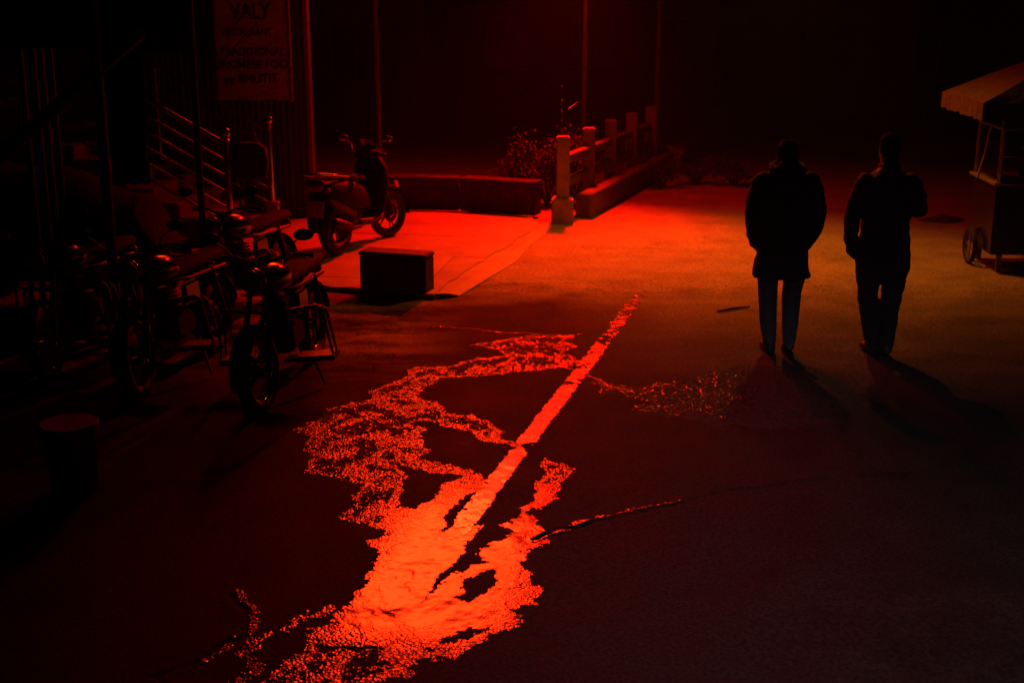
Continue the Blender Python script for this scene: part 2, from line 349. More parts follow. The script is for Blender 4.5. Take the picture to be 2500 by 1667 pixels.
# silt washed over the road from the right
silt_poly = gpoly([(1390, 900), (1470, 935), (1560, 955), (1680, 930), (1800, 895), (1950, 890), (2080, 915), (2120, 970), (2050, 1030), (1900, 1050), (1750, 1040), (1620, 1015), (1530, 1005), (1600, 990), (1500, 965)])
sil = inside(X + (fbm(X, Y, 5, 31) - .5) * .25, Y + (fbm(X, Y, 5, 33) - .5) * .3, silt_poly).astype(float)
sil *= np.clip(1.3 * fbm(X, Y, 16, 35, 4), 0, 1)
road = grid_mesh('road', X, Y, H, attrs={'zone': zone, 'silt': sil})
tag(road, kind='structure')
def road_mat():
    m = bpy.data.materials.new('road_surface'); m.use_nodes = True
    nt = m.node_tree; N = nt.nodes; L = nt.links; b = N['Principled BSDF']
    tc = N.new('ShaderNodeTexCoord')
    az = N.new('ShaderNodeAttribute'); az.attribute_name = 'zone'; asl = N.new('ShaderNodeAttribute'); asl.attribute_name = 'silt'
    n1 = N.new('ShaderNodeTexNoise'); n1.inputs['Scale'].default_value = 2.2; n1.inputs['Detail'].default_value = 9; n1.inputs['Roughness'].default_value = .68
    n2 = N.new('ShaderNodeTexNoise'); n2.inputs['Scale'].default_value = 48; n2.inputs['Detail'].default_value = 8; n2.inputs['Roughness'].default_value = .75
    n3 = N.new('ShaderNodeTexVoronoi'); n3.inputs['Scale'].default_value = 75
    for n in (n1, n2, n3): L.new(tc.outputs['Object'], n.inputs['Vector'])
    def ramp(fac, a, bb, lo=.3, hi=.7):
        r = N.new('ShaderNodeMapRange'); r.inputs[1].default_value = lo; r.inputs[2].default_value = hi; L.new(fac, r.inputs[0])
        x = N.new('ShaderNodeMix'); x.data_type = 'RGBA'; x.inputs[6].default_value = (*a, 1); x.inputs[7].default_value = (*bb, 1); L.new(r.outputs[0], x.inputs[0]); return x.outputs[2]
    asp = ramp(n1.outputs['Fac'], (.016, .0155, .015), (.034, .032, .031))
    con = ramp(n1.outputs['Fac'], (.20, .19, .175), (.33, .32, .30))
    mx = N.new('ShaderNodeMix'); mx.data_type = 'RGBA'; L.new(az.outputs['Fac'], mx.inputs[0]); L.new(asp, mx.inputs[6]); L.new(con, mx.inputs[7])
    ms = N.new('ShaderNodeMix'); ms.data_type = 'RGBA'; L.new(asl.outputs['Fac'], ms.inputs[0]); L.new(mx.outputs[2], ms.inputs[6]); ms.inputs[7].default_value = (.05, .047, .042, 1)
    # speckle of aggregate
    sp = N.new('ShaderNodeMix'); sp.data_type = 'RGBA'; sp.blend_type = 'MULTIPLY'; sp.inputs[0].default_value = .85
    rs = N.new('ShaderNodeMapRange'); rs.inputs[1].default_value = .35; rs.inputs[2].default_value = .65; rs.inputs[3].default_value = .2; rs.inputs[4].default_value = 1.7; L.new(n2.outputs['Fac'], rs.inputs[0])
    L.new(ms.outputs[2], sp.inputs[6]); L.new(rs.outputs[0], sp.inputs[7]); L.new(sp.outputs[2], b.inputs['Base Color'])
    rr = N.new('ShaderNodeMapRange'); rr.inputs[1].default_value = .3; rr.inputs[2].default_value = .7; rr.inputs[3].default_value = .62; rr.inputs[4].default_value = .85
    L.new(n1.outputs['Fac'], rr.inputs[0]); L.new(rr.outputs[0], b.inputs['Roughness'])
    b.inputs['Specular IOR Level'].default_value = .025
    bp = N.new('ShaderNodeBump'); bp.inputs['Strength'].default_value = .5; bp.inputs['Distance'].default_value = .006
    L.new(n3.outputs['Distance'], bp.inputs['Height'])
    bq = N.new('ShaderNodeBump'); bq.inputs['Strength'].default_value = .4; bq.inputs['Distance'].default_value = .012
    L.new(n1.outputs['Fac'], bq.inputs['Height']); L.new(bp.outputs[0], bq.inputs['Normal']); L.new(bq.outputs[0], b.inputs['Normal'])
    return m
M['road'] = road_mat(); road.data.materials.append(M['road'])
M['earth'] = mat('dark_earth', (.07, .06, .05), .9, .4, 1.5, .5, 12)
g = MB().add([(-150, -60, -.06), (150, -60, -.06), (150, 260, -.06), (-150, 260, -.06)], [(0, 1, 2, 3)]).build('ground', M['earth']); tag(g, kind='structure')
# rest of the street surface round the detailed stretch
nr = MB()
for (x0, x1, y0, y1) in ((-40, 40, -30, 3.02), (-40, -10.98, 3.0, 60), (10.9, 40, 3.0, 60), (-11, 11, 25.9, 60)):
    nr.add([(x0, y0, -.016), (x1, y0, -.016), (x1, y1, -.016), (x0, y1, -.016)], [(0, 1, 2, 3)])
o = nr.build('street_surface', M['conc_k']); tag(o, kind='structure')

# water film
def sub(x0, x1, y0, y1, dx, dy):
    return np.meshgrid(np.arange(x0, x1, dx), np.arange(y0, y1, dy))
wx, wy = sub(-3.0, 1.9, 4.6, 11.6, .0075, .0105)
def jit(s, seed): return (fbm(wx, wy, s, seed, 3) - .5)
qx = wx + jit(11, 101) * .08 + jit(45, 105) * .045; qy = wy + jit(11, 111) * .10 + jit(45, 115) * .07
wet1 = inside(qx, qy, W1) & ~inside(qx, qy, H1)
wet2 = inside(qx, qy, W2) & ~inside(qx, qy, H3) & ~inside(qx, qy, H4)
wetA = (wet1 | wet2) & ~inside(qx, qy, H5)
# grainy breakup: strong in the upper streaks, slight in the pool at the bottom
grain = fbm(wx, wy, 62, 131, 3) * .62 + fbm(wx, wy, 8, 135, 3) * .38
core = np.clip(1.6 - np.abs(wx + .36 - (wy - 6.0) * .27) / .46, 0, 1) * np.clip((7.5 - wy) / .7, 0, 1) * np.clip((wy - 5.15) / .35, 0.15, 1)
thr = .505 - .43 * core - .05 * (wx > -.4)
patch = fbm(wx, wy, 4.0, 141, 3)
thr = thr + .10 * np.clip((patch - .5) * 6, -1, 1) * (1 - core)
rim = np.full(wx.shape, 9.0); sel = wetA
for pl in (W1, H1, W2, H3):
    rim[sel] = np.minimum(rim[sel], dist_line(qx[sel], qy[sel], pl + pl[:1]))
pocket = fbm(wx * 1.15, wy * .8, 11, 145, 4)
fine = fbm(wx, wy, 62, 131, 3)
open_ = (pocket > .49 + .10 * np.clip((patch - .5) * 5, -1, 1)) | (rim < .023 + .052 * fbm(wx, wy, 7, 147, 2)) | (core > .35)
wetA &= (open_ & (fine > .36 - .3 * core)) | (fine > .67)
# sparse wet film over the washed-out silt at the right
damp = inside(wx + jit(9, 201) * .2, wy + jit(9, 205) * .3, gpoly([(1395, 900), (1470, 938), (1560, 955), (1680, 930), (1760, 905), (1850, 960), (1800, 1020), (1620, 1010), (1540, 1000), (1600, 985), (1480, 960)]))
damp &= fine > .56 + .05 * np.clip(wx - .8, 0, 2)
lines = np.zeros(wx.shape, bool)
for pl, w in LINES:
    ww = w * (.35 + 1.3 * fbm(wx, wy, 18, 151, 3))
    lines |= (dist_line(wx + jit(16, 161) * .07, wy + jit(16, 165) * .07, pl) < ww) & (grain > .36)
wetA |= lines | damp; core = np.where((lines & (core < .1)) | damp, -.9, core)
wz = road_h(wx, wy) + .003
water = grid_mesh('rainwater', wx, wy, wz, keep=wetA, attrs={'depth': core})
water.data.materials.append(M['water']); tag(water, kind='structure')

# worn painted line
P0 = G(1572, 705); P1 = G(1085, 1340)
ld = (P1 - P0).xy.normalized(); ln = Vector((-ld.y, ld.x))
Lt = (P1 - P0).xy.length
tt, ss = np.meshgrid(np.arange(0, Lt, .014), np.arange(-.10, .101, .0095))
lx = P0.x + ld.x * tt + ln.x * ss; ly = P0.y + ld.y * tt + ln.y * ss
wearn = fbm(lx, ly, 30, 171, 3) * .55 + fbm(lx, ly, 5, 175, 3) * .45
half = .060 + (fbm(lx, ly, 30, 181) - .5) * .04
keepl = (np.abs(ss) < half) & (wearn > (.62 - .075 * tt).clip(.30, .72) + np.clip(tt - Lt + .45, 0, 1) * 1.1)
keepl &= ~((np.abs(tt - (G(1310, 1095).xy - P0.xy).length) < .10) & (fbm(lx, ly, 12, 190) > .42))
line = grid_mesh('road_marking', lx, ly, road_h(lx, ly) + .006, keep=keepl)
line.data.materials.append(M['paint']); tag(line, kind='structure')

# loose pebbles on the washed-out silt
def pebbles(name, poly, n, smin, smax, seed, label=None):
    rng = random.Random(seed); mb = MB(); xs_ = [p[0] for p in poly]; ys_ = [p[1] for p in poly]; c = 0
    while c < n:
        x = rng.uniform(min(xs_), max(xs_)); y = rng.uniform(min(ys_), max(ys_))
        if not inside(np.array([x]), np.array([y]), poly)[0]: continue
        c += 1; s = smin + (smax - smin) * rng.random() ** 3
        z = .006
        vs = [(x + s * rng.uniform(.6, 1.2), y, z), (x, y + s * rng.uniform(.6, 1.2), z), (x - s * rng.uniform(.6, 1.2), y, z), (x, y - s * rng.uniform(.6, 1.2), z), (x + s * rng.uniform(-.2, .2), y + s * rng.uniform(-.2, .2), z + s * rng.uniform(.6, 1.1))]
        mb.add(vs, [(0, 1, 4), (1, 2, 4), (2, 3, 4), (3, 0, 4)])
    o = mb.build(name, M['pebble']); tag(o, label, 'gravel', kind='stuff'); return o
pebbles('gravel', silt_poly, 4200, .003, .009, 3, 'loose gravel washed across the dark road')
pebbles('grit', gpoly([(620, 745), (1000, 745), (960, 900), (600, 930)]), 1200, .003, .010, 4, 'grit scattered on rough asphalt in front of the black box')

# ------------------------------------------------------------ raised pavement of concrete slabs
PZ = .05
def clip_poly(sub_, cl):
    out = list(sub_)
    for i in range(len(cl)):
        a = cl[i]; b = cl[(i + 1) % len(cl)]; inp = out; out = []
        side = lambda p: (b[0] - a[0]) * (p[1] - a[1]) - (b[1] - a[1]) * (p[0] - a[0])
        for j in range(len(inp)):
            p, q = inp[j], inp[(j + 1) % len(inp)]; sp, sq = side(p), side(q)
            if sp >= 0: out.append(p)
            if sp * sq < 0:
                t = sp / (sp - sq); out.append((p[0] + t * (q[0] - p[0]), p[1] + t * (q[1] - p[1])))
        if not out: return []
    return out
gz = lambda u, v: tuple(G(u, v, PZ).xy)
apron = [gz(300, 640), gz(560, 652), gz(750, 694), gz(880, 704), gz(1060, 718), gz(1130, 665), gz(1240, 600), gz(1322, 545), gz(1290, 528), gz(1200, 518), gz(950, 512), gz(765, 508), gz(300, 500)]
def ragged(poly, segs, amp):
    out = []; rng = random.Random(77)
    for i in range(len(poly)):
        a = Vector(poly[i]); b_ = Vector(poly[(i + 1) % len(poly)]); out.append(tuple(a))
        if i in segs:
            n_ = max(2, int((b_ - a).length / .12)); nv = Vector((-(b_ - a).y, (b_ - a).x)).normalized()
            for k in range(1, n_): out.append(tuple(a.lerp(b_, k / n_) + nv * rng.gauss(0, amp)))
    return out
apron = ragged(apron, (1, 2, 3, 4, 5, 6), .016)
pav = MB().prism(apron, -.03, .03).build('pavement', M['conc_k']); tag(pav, kind='structure')
slabm = [mat('pavement_slab_%s' % k, c, .72, .3, 2.4, .5, 40, spec=.3) for k, c in zip('abc', ((.27, .26, .24), (.23, .22, .205), (.31, .30, .28)))]
ang = R(-9); ca, sa = math.cos(ang), math.sin(ang); k = 0
for i in range(-5, 6):
    for j in range(-3, 5):
        gx, gy = i * 1.75 + (.6 if j % 2 else 0), j * 1.2; cx, cy = -1.6 + ca * gx - sa * gy, 13.4 + sa * gx + ca * gy
        hw, hh = 1.75 / 2 - .0025, 1.2 / 2 - .0025
        cell = [(cx + ca * a - sa * b_, cy + sa * a + ca * b_) for a, b_ in ((-hw, -hh), (hw, -hh), (hw, hh), (-hw, hh))]
        pl = clip_poly(apron, cell)
        if len(pl) < 3: continue
        ar = abs(sum(pl[n][0] * pl[(n + 1) % len(pl)][1] - pl[(n + 1) % len(pl)][0] * pl[n][1] for n in range(len(pl)))) / 2
        if ar < .02: continue
        dz = random.uniform(-.003, .004)
        MB().prism(pl, .004, PZ + dz).build('slab', slabm[random.randrange(3)], pav, bevel=.003); k += 1
# broken concrete ramp down to the road
inn = [(1062, 718), (1130, 665), (1185, 632), (1240, 600), (1285, 570), (1322, 545)]
out_ = [(1112, 722), (1196, 676), (1262, 640), (1300, 605), (1335, 575), (1352, 548)]
rp = MB(); ra = []; rb = []; rc = []
for a, b_ in zip(inn, out_):
    p = G(*a, PZ); q = G(*b_, 0); m_ = p.lerp(q, .55); m_.z = .042 + random.uniform(-.008, .008)
    q.z = .004; q.x += random.uniform(-.06, .06); ra.append(p); rb.append(m_); rc.append(q)
ra = [p + Vector((-.09, .03, -.014)) for p in ra]
rp.rings([ra, rb, rc, [Vector((p.x, p.y, -.03)) for p in rc], [Vector((p.x, p.y, -.03)) for p in ra]], closed=False, cap=False)
rp.build('ramp', M['conc'], pav)

# ------------------------------------------------------------ low wall behind the pavement
lw = empty('low_wall', G(1040, 512, PZ)); tag(lw, 'low dark concrete wall behind the red-lit pavement', 'wall'); lo = Vector(lw.location)
wp = [G(735, 508, PZ), G(950, 511, PZ), G(1120, 514, PZ), G(1305, 527, PZ)]
for a, b_ in zip(wp[:-1], wp[1:]):
    d = (b_ - a); L_ = d.length; th = math.atan2(d.y, d.x); rot = Matrix.Rotation(th, 3, 'Z'); nrm = rot @ Vector((0, 1, 0))
    n_ = max(1, round(L_ / 1.1)); s_ = L_ / n_
    for i in range(n_):
        c = a + d * ((i + .5) / n_) + nrm * .14
        MB().box(Vector((c.x, c.y, PZ + .19)) - lo, (s_ - .012, .22, .40), rot).build('block', M['wallk'], lw, bevel=.006)
        MB().box(Vector((c.x, c.y, PZ + .405)) - lo, (s_ - .006, .28, .06 + random.uniform(-.006, .006)), rot).build('coping', M['wallk'], lw, bevel=.006)

# ------------------------------------------------------------ bridge railing
Ps = [Vector((.650, 16.32, 0)), Vector((1.04, 17.35, 0)), Vector((1.41, 18.38, 0)), Vector((1.80, 19.45, 0)), Vector((2.2, 20.5, 0))]
br = empty('bridge_railing', Ps[0]); tag(br, 'concrete bridge railing of square posts and two rails beside the road', 'railing'); bo = Ps[0].copy()
dv = (Ps[3] - Ps[0]).normalized(); th = math.atan2(dv.y, dv.x); rot = Matrix.Rotation(th - math.pi / 2, 3, 'Z')
rotp = Matrix.Rotation(R(-4), 3, 'Z')
MB().box((0, 0, .14), (.275, .30, .36), rotp).build('plinth', M['post'], br, bevel=.018, seg=2)
for i, p in enumerate(Ps):
    z0 = .318 if i == 0 else 0
    o = MB().box(p - bo + Vector((0, 0, (1.10 + z0) / 2)), (.165, .165, 1.10 - z0), rotp).build('post', M['post'] if i == 0 else M['conc_d'], br, bevel=.014, seg=2)  # posts after the first get darker concrete, shade put into the colour
for zz in (.80, .50):
    for a, b_ in zip(Ps[:-1], Ps[1:]):
        c = (a + b_) / 2 - bo; L_ = (b_ - a).length - .175
        MB().box(c + Vector((0, 0, zz)), (.10, L_, .115), rot).build('rail', M['conc_k'], br, bevel=.012)
kb = empty('bridge_kerb', Ps[0]); tag(kb, 'dark concrete kerb wall along the foot of the bridge railing', 'kerb')
for i in range(7):
    a = Vector((.93, 16.6, 0)) + dv * (i * .95); c = a + dv * .475 - bo
    MB().box(c + Vector((0, 0, .14)), (.22, .94, .38), rot).build('block', M['conc_k'], kb, bevel=.02)
o = MB()
o.tube([Vector((0, .0, 1.09)), Vector((0.0, 0, 1.86))], .004, 6)
for zz in (1.18, 1.3, 1.42, 1.55, 1.72): o.sphere((0, 0, zz), .011, 10, 6)
o = o.build('steel_rod', M['chrome'], None, smooth=True); o.location = Ps[0] + Vector((-.02, .02, 0)); tag(o, 'thin knotted steel rod standing on the nearest railing post', 'rod')
o = MB().tube([(0, 0, 0), (0, 0, .33), (.01, .01, .345), (.15, .35, .40)], .006, 6).build('bent_wire', M['alloy'], None, smooth=True); o.location = Ps[0] + Vector((.055, .03, 1.095)); tag(o, 'bent wire bracket on top of the nearest bridge post', 'wire')
# broken concrete piece with a hole beyond the railing
bc = MB(); n = 40
outl = [(-.17, .30), (-.05, .26), (.05, .21), (.13, .17), (.15, .20), (.19, .19), (.20, .13), (.15, .11), (.13, .03), (.12, -.07), (.08, -.16), (.04, -.2), (-.02, -.12), (-.08, -.02), (-.13, .04), (-.17, .08)]
def cpt(t):
    s_ = t * len(outl); i = int(s_) % len(outl); f = s_ - int(s_); a = outl[i]; b_ = outl[(i + 1) % len(outl)]; return a[0] + (b_[0] - a[0]) * f, a[1] + (b_[1] - a[1]) * f
angs = [math.atan2(cpt(k / n)[1] - .07, cpt(k / n)[0] + .02) for k in range(n)]
fo = [Vector((cpt(k / n)[0], -.06, cpt(k / n)[1])) for k in range(n)]; bk_ = [v + Vector((0, .12, 0)) for v in fo]
ho = [Vector((-.02 + .045 * math.cos(t), -.06, .07 + .055 * math.sin(t))) for t in angs]; hb = [v + Vector((0, .12, 0)) for v in ho]
bc.rings([fo, bk_, hb, ho, fo], cap=False)
o = bc.build('broken_concrete_block', M['post'], None, bevel=0); pp = AT(1640, 393, 21.0); o.location = pp; tag(o, 'broken pale concrete piece with a round hole beyond the bridge railing', 'concrete piece')
# ------------------------------------------------------------ the two poles and the red illuminated signboard they carry (out of frame above)
SY = 18.4
xl = AT(924, 300, SY).x; xr = AT(1427, 200, SY).x
def pole(x, y, h, r, label, lean=0):
    t = empty('pole', (x, y, 0)); tag(t, label, 'pole', 'poles carrying the red signboard')
    MB().tube([(lean * (-.3), 0, -.05), (0, 0, h * .4), (lean, 0, h)], [r * 1.15, r, r * .9], 14).build('shaft', M['galv'], t, smooth=True)
    MB().lathe([(r * 2, 0), (r * 2, .04), (r * 1.3, .05), (r * 1.3, .12)], 16).build('foot', M['galv'], t, smooth=True)
    return t
pole(xl, SY, 7.1, .038, 'thin pole standing behind the parked scooter')
pole(xr, SY, 6.6, .032, 'thin pole standing behind the bridge railing')
sb = empty('illuminated_signboard', (xl, SY, 3.3)); tag(sb, 'tall red backlit signboard hung high on the pole behind the scooter', 'signboard')
SX0, SX1, SZ0, SZ1 = xl - .45, xl + 2.15, 3.4, 6.9
so = Vector(sb.location); SYF = SY - .16
MB().box(Vector(((SX0 + SX1) / 2, SY - .06 - .03, (SZ0 + SZ1) / 2)) - so, (SX1 - SX0, .10, SZ1 - SZ0)).build('casing', M['dsteel'], sb, bevel=.01)
M['redlight'] = emit_mat('red_backlit_panel', SIGN_COL, RED_STRENGTH)
npan = 3
for i in range(npan):
    a = SX0 + .04 + (SX1 - SX0 - .08) * i / npan; b_ = SX0 + .04 + (SX1 - SX0 - .08) * (i + 1) / npan
    MB().box(Vector(((a + b_) / 2, SY - .155, (SZ0 + SZ1) / 2)) - so, (b_ - a - .03, .02, SZ1 - SZ0 - .12)).build('light_panel', M['redlight'], sb)
for zz in (SZ0 + .25, SZ1 - .25):
    MB().box(Vector((xl + .85, SY - .02, zz)) - so, (2.5, .03, .05)).build('bracket', M['dsteel'], sb)

l = bpy.data.lights.new('sign_light', 'AREA'); l.shape = 'RECTANGLE'; l.size = SX1 - SX0 - .1; l.size_y = SZ1 - SZ0 - .1; l.color = SIGN_COL; l.energy = SIGN_W; l.spread = R(28)
lo_ = bpy.data.objects.new('sign_light', l); COL.objects.link(lo_); lo_.parent = sb; lo_.location = Vector(((SX0 + SX1) / 2, SY - .42, (SZ0 + SZ1) / 2)) - so
lo_.rotation_euler = (Vector((.25, 7.6, 0)) - Vector(((SX0 + SX1) / 2, SY - .42, (SZ0 + SZ1) / 2))).to_track_quat('-Z', 'Y').to_euler()
# ------------------------------------------------------------ lamps
def street_lamp(base, head, lamp_col, watts, label, aim=None, cone=150, rad=.09):
    t = empty('street_lamp', base); tag(t, label, 'street lamp'); b0 = Vector(base); hd = Vector(head) - b0
    top = hd.z + .35
    MB().tube([(0, 0, 0), (0, 0, top * .6), (0, 0, top)], [.05, .04, .032], 14).build('shaft', M['galv'], t, smooth=True)
    MB().tube([(0, 0, top - .05), hd * .4 + Vector((0, 0, (top + .25) * 1 - hd.z * .4)), hd * .8 + Vector((0, 0, top + .28 - hd.z * .8)), hd + Vector((0, 0, .12))], .028, 10).build('arm', M['galv'], t, smooth=True)
    MB().lathe([(.03, .16), (.08, .13), (.19, .02), (.20, 0), (.185, 0), (.07, .11), (.02, .12)], 20, Matrix.Translation(hd)).build('lamp_shade', M['dsteel'], t, smooth=True)
    em = emit_mat('bulb_' + label[:5], lamp_col, watts / (4 * math.pi * math.pi * .05 ** 2) if watts < 1 else 30)
    MB().sphere(hd + Vector((0, 0, .03)), .045, 12, 8).build('bulb', em, t, smooth=True)
    l = bpy.data.lights.new('lamp_light', 'SPOT'); l.energy = watts; l.color = lamp_col; l.shadow_soft_size = rad; l.spot_size = R(cone); l.spot_blend = 1.0
    lo_ = bpy.data.objects.new('lamp_light', l); COL.objects.link(lo_); lo_.parent = t; lo_.location = hd + Vector((0, 0, -.06))
    if aim is not None: lo_.rotation_euler = (Vector(aim) - Vector(head)).to_track_quat('-Z', 'Y').to_euler()
    return t
fl = empty('floodlight', (xr - .02, SY - .12, 4.25)); tag(fl, 'red floodlight fixed to the pole behind the bridge railing, aimed at the pavement', 'floodlight')
aim = (Vector((.2, 15.3, 0)) - Vector(fl.location)).normalized(); fq = aim.to_track_quat('-Z', 'Y').to_matrix().to_4x4()
MB().box((0, 0, 0), (.34, .26, .10)).xf(fq).build('housing', M['dsteel'], fl, bevel=.015)
MB().box((0, 0, -.054), (.29, .21, .01)).xf(fq).build('lens', emit_mat('red_flood_lens', RED_COL, 800), fl)
MB().tube([(0, .13, -.12), (0, .07, -.03), (0, 0, 0)], .014, 8).build('bracket', M['galv'], fl, smooth=True)
l = bpy.data.lights.new('flood_light', 'SPOT'); l.energy = FLOOD_W; l.color = RED_COL; l.shadow_soft_size = .14; l.spot_size = R(76); l.spot_blend = .75
lo_ = bpy.data.objects.new('flood_light', l); COL.objects.link(lo_); lo_.parent = fl; lo_.matrix_local = Matrix.Translation(aim * .08) @ fq
street_lamp((2.4, 21.5, 0), (2.9, 14.9, 4.9), AMBER_COL, AMBER_W, 'street lamp with a long arm reaching over the bridge road', (2.5, 13.5, 0), 94)
street_lamp((3.8, -3.2, 0), (1.9, -1.2, 5.2), WHITE_COL, WHITE_W, 'dim white street lamp behind the viewer', (2.0, 5.0, 0), 42)

# ------------------------------------------------------------ stairs with steel railings
N0 = G(567, 604, PZ); F0 = G(668, 550, PZ); SL = .165 / .285
st = empty('staircase', (N0.x - .1, (N0.y + F0.y) / 2, PZ)); tag(st, 'concrete steps climbing left between two steel railings', 'stairs'); s0 = Vector(st.location)
x0 = min(N0.x, F0.x) - .02; yw = F0.y - N0.y
for i in range(19):
    xa = x0 - i * .285; zt = PZ + .165 * (i + 1)
    skew = (F0.x - N0.x)
    y0_, y1_ = N0.y + .06, F0.y - .06
    poly = [(xa + 0, y0_), (xa + skew * .9, y1_), (xa - .32 + skew * .9, y1_), (xa - .32, y0_)]
    poly = [(p[0] - s0.x, p[1] - s0.y) for p in poly]
    MB().prism(poly[::-1], (-.02 if i < 2 else zt - PZ - .30), zt - PZ - i * .0).build('step', M['conc_k'], st, bevel=.012)
def railing(P, label):
    t = empty('stair_railing', P); tag(t, label, 'railing', 'steel railings of the stairs')
    MB().lathe([(.15, -.002), (.15, .10), (.115, .12), (.10, .25), (.12, .27), (.12, .30), (.05, .305)], 4, Matrix.Rotation(R(45), 4, 'Z')).build('newel_block', M['conc_d'], t, bevel=.008)
    nw = MB().tube([(0, 0, .3), (0, 0, 1.20)], .034, 16).build('newel_post', M['steel'], t, smooth=True)
    MB().lathe([(.034, 1.19), (.048, 1.20), (.048, 1.22), (.028, 1.235), (.028, 1.25)], 16).build('collar', M['steel'], nw, smooth=True)
    MB().sphere((0, 0, 1.30), .058, 18, 12).build('ball_finial', M['steel'], nw, smooth=True)
    Lr = 5.4
    for zz, rr in ((1.17, .027), (.98, .016), (.80, .016), (.62, .016), (.44, .016), (.26, .016)):
        MB().tube([(-.03, 0, zz + .03 * SL), (-Lr, 0, zz + SL * Lr)], rr, 10).build('rail', M['steel'], t, smooth=True)
    for q in (1.35, 2.7, 4.05, 5.3):
        MB().tube([(-q, 0, SL * q + .02), (-q, 0, SL * q + 1.16)], .022, 10).build('post', M['steel'], t, smooth=True)
    return t
railing(N0, 'nearer stainless steel stair railing with a ball-topped post')
railing(F0, 'farther stainless steel stair railing with a bright top rail')

# ------------------------------------------------------------ corrugated shed wall and the hanging sign
cy_ = F0.y + .55
sh = empty('corrugated_shed', (-4, cy_, 0)); tag(sh, 'corrugated metal wall rising behind the stairs', 'wall')
xe = AT(762, 400, cy_).x; xq = xe
for i in range(8):
    w_ = .78; a = xe - i * w_; mb = MB(); top = 3.3 if i == 0 else 3.9
    n_ = 48; r1 = []; r2 = []; r3 = []; r4 = []
    for k in range(n_ + 1):
        x = a - (w_ - .012) * k / n_; d = .016 * math.cos(k / n_ * 2 * math.pi * 10) + (.004 if i % 2 else -.004)
        p = Vector((x + 4, d, PZ)); r1.append(p); r2.append(p + Vector((0, 0, top - PZ))); r3.append(p + Vector((0, .004, top - PZ))); r4.append(p + Vector((0, .004, 0)))
    mb.rings([r1, r2, r3, r4, r1], closed=False, cap=False)
    mb.build('corrugated_sheet', M['corr'], sh, smooth=True)
MB().box((xe + 4 - 3.1, .16, 1.9), (6.2, .22, 3.8)).build('back_wall', M['conc_k'], sh)
sy = cy_ - .28
sl, sr = AT(531, 120, sy), AT(703, 120, sy); sbz = AT(600, 244, sy).z; stz = sbz + 1.75; sw = sr.x - sl.x
sg = empty('signboard', ((sl.x + sr.x) / 2, sy, sbz)); tag(sg, 'tall pale signboard with dark lettering hung above the stairs', 'sign')
MB().box((0, 0, (stz - sbz) / 2), (sw, .05, stz - sbz)).build('board', M['sign'], sg, bevel=.004)
for dx in (-sw / 2 - .018, sw / 2 + .018): MB().box((dx, 0, (stz - sbz) / 2), (.034, .07, stz - sbz + .06)).build('frame', M['dsteel'], sg, bevel=.004)
for zz in (.3, 1.4): MB().box((0, .16, zz), (.05, .26, .05)).build('bracket', M['dsteel'], sg)
def text(body, size, loc, parent, m, name='lettering', rot=(math.pi / 2, 0, 0), sx=1.0, depth=.003):
    cu = bpy.data.curves.new(name, 'FONT'); cu.body = body; cu.size = size; cu.align_x = 'CENTER'; cu.align_y = 'CENTER'; cu.extrude = depth; cu.offset = size * .012
    t = bpy.data.objects.new('t', cu); COL.objects.link(t)
    dg = bpy.context.evaluated_depsgraph_get(); dg.update()
    me = bpy.data.meshes.new_from_object(t.evaluated_get(dg)); bpy.data.objects.remove(t); bpy.data.curves.remove(cu)
    me.name = name; o = bpy.data.objects.new(name, me); COL.objects.link(o); o.parent = parent; o.location = loc; o.rotation_euler = rot; o.scale = (sx, 1, 1)
    me.materials.clear(); me.materials.append(m); return o
zpx = lambda v: AT(617, v, sy).z - sbz
for body, v, size, dx, sx in (('VALY', 30, .27, 0, .75), ('RESTAURANT', 80, .13, -.05, .75), ('TRADITIONAL', 128, .145, .0, .85), ('SIKKIMESE FOOD', 159, .145, .02, .92), ('pg BHUTIT', 193, .16, -.03, .9)):
    text(body, size, (dx, -.029, zpx(v)), sg, M['ink'], sx=sx)
# bare twigs reaching across the sign
def twigs(name, base, dirs, label, seed, r0=.012):
    rng = random.Random(seed); t = empty(name, base); tag(t, label, 'branch')
    for d in dirs:
        p = Vector((0, 0, 0)); v = Vector(d).normalized(); L_ = Vector(d).length; path = [p.copy()]; n_ = 9; mb = MB()
        for i in range(n_):
            v = (v + Vector((rng.uniform(-.18, .18), rng.uniform(-.1, .1), rng.uniform(-.12, .16)))).normalized(); p = p + v * L_ / n_; path.append(p.copy())
            if i > 1:
                q = p.copy(); w = (v + Vector((rng.uniform(-.8, .8), rng.uniform(-.3, .3), rng.uniform(-.4, .8)))).normalized(); sp = [q.copy()]
                for j in range(4):
                    w = (w + Vector((rng.uniform(-.25, .25), rng.uniform(-.1, .1), rng.uniform(-.2, .3)))).normalized(); q = q + w * L_ * .07; sp.append(q.copy())
                mb.tube(sp, [r0 * .4, r0 * .35, r0 * .3, r0 * .22, r0 * .15], 5)
        mb.tube(path, [r0 * (1 - .8 * i / n_) for i in range(n_ + 1)], 6)
        mb.build('twig', M['twig'], t, smooth=True)
    return t
twigs('bare_branch', AT(515, 175, sy - .4), [(1.0, 0, .75), (1.15, .05, .5), (.9, -.05, 1.0)], 'bare twigs reaching across the upper part of the signboard', 5)
twigs('bare_branch', AT(560, 250, sy - .3), [(.9, 0, .28), (.7, 0, .12)], 'thin bare twig below the lower edge of the signboard', 9, .008)
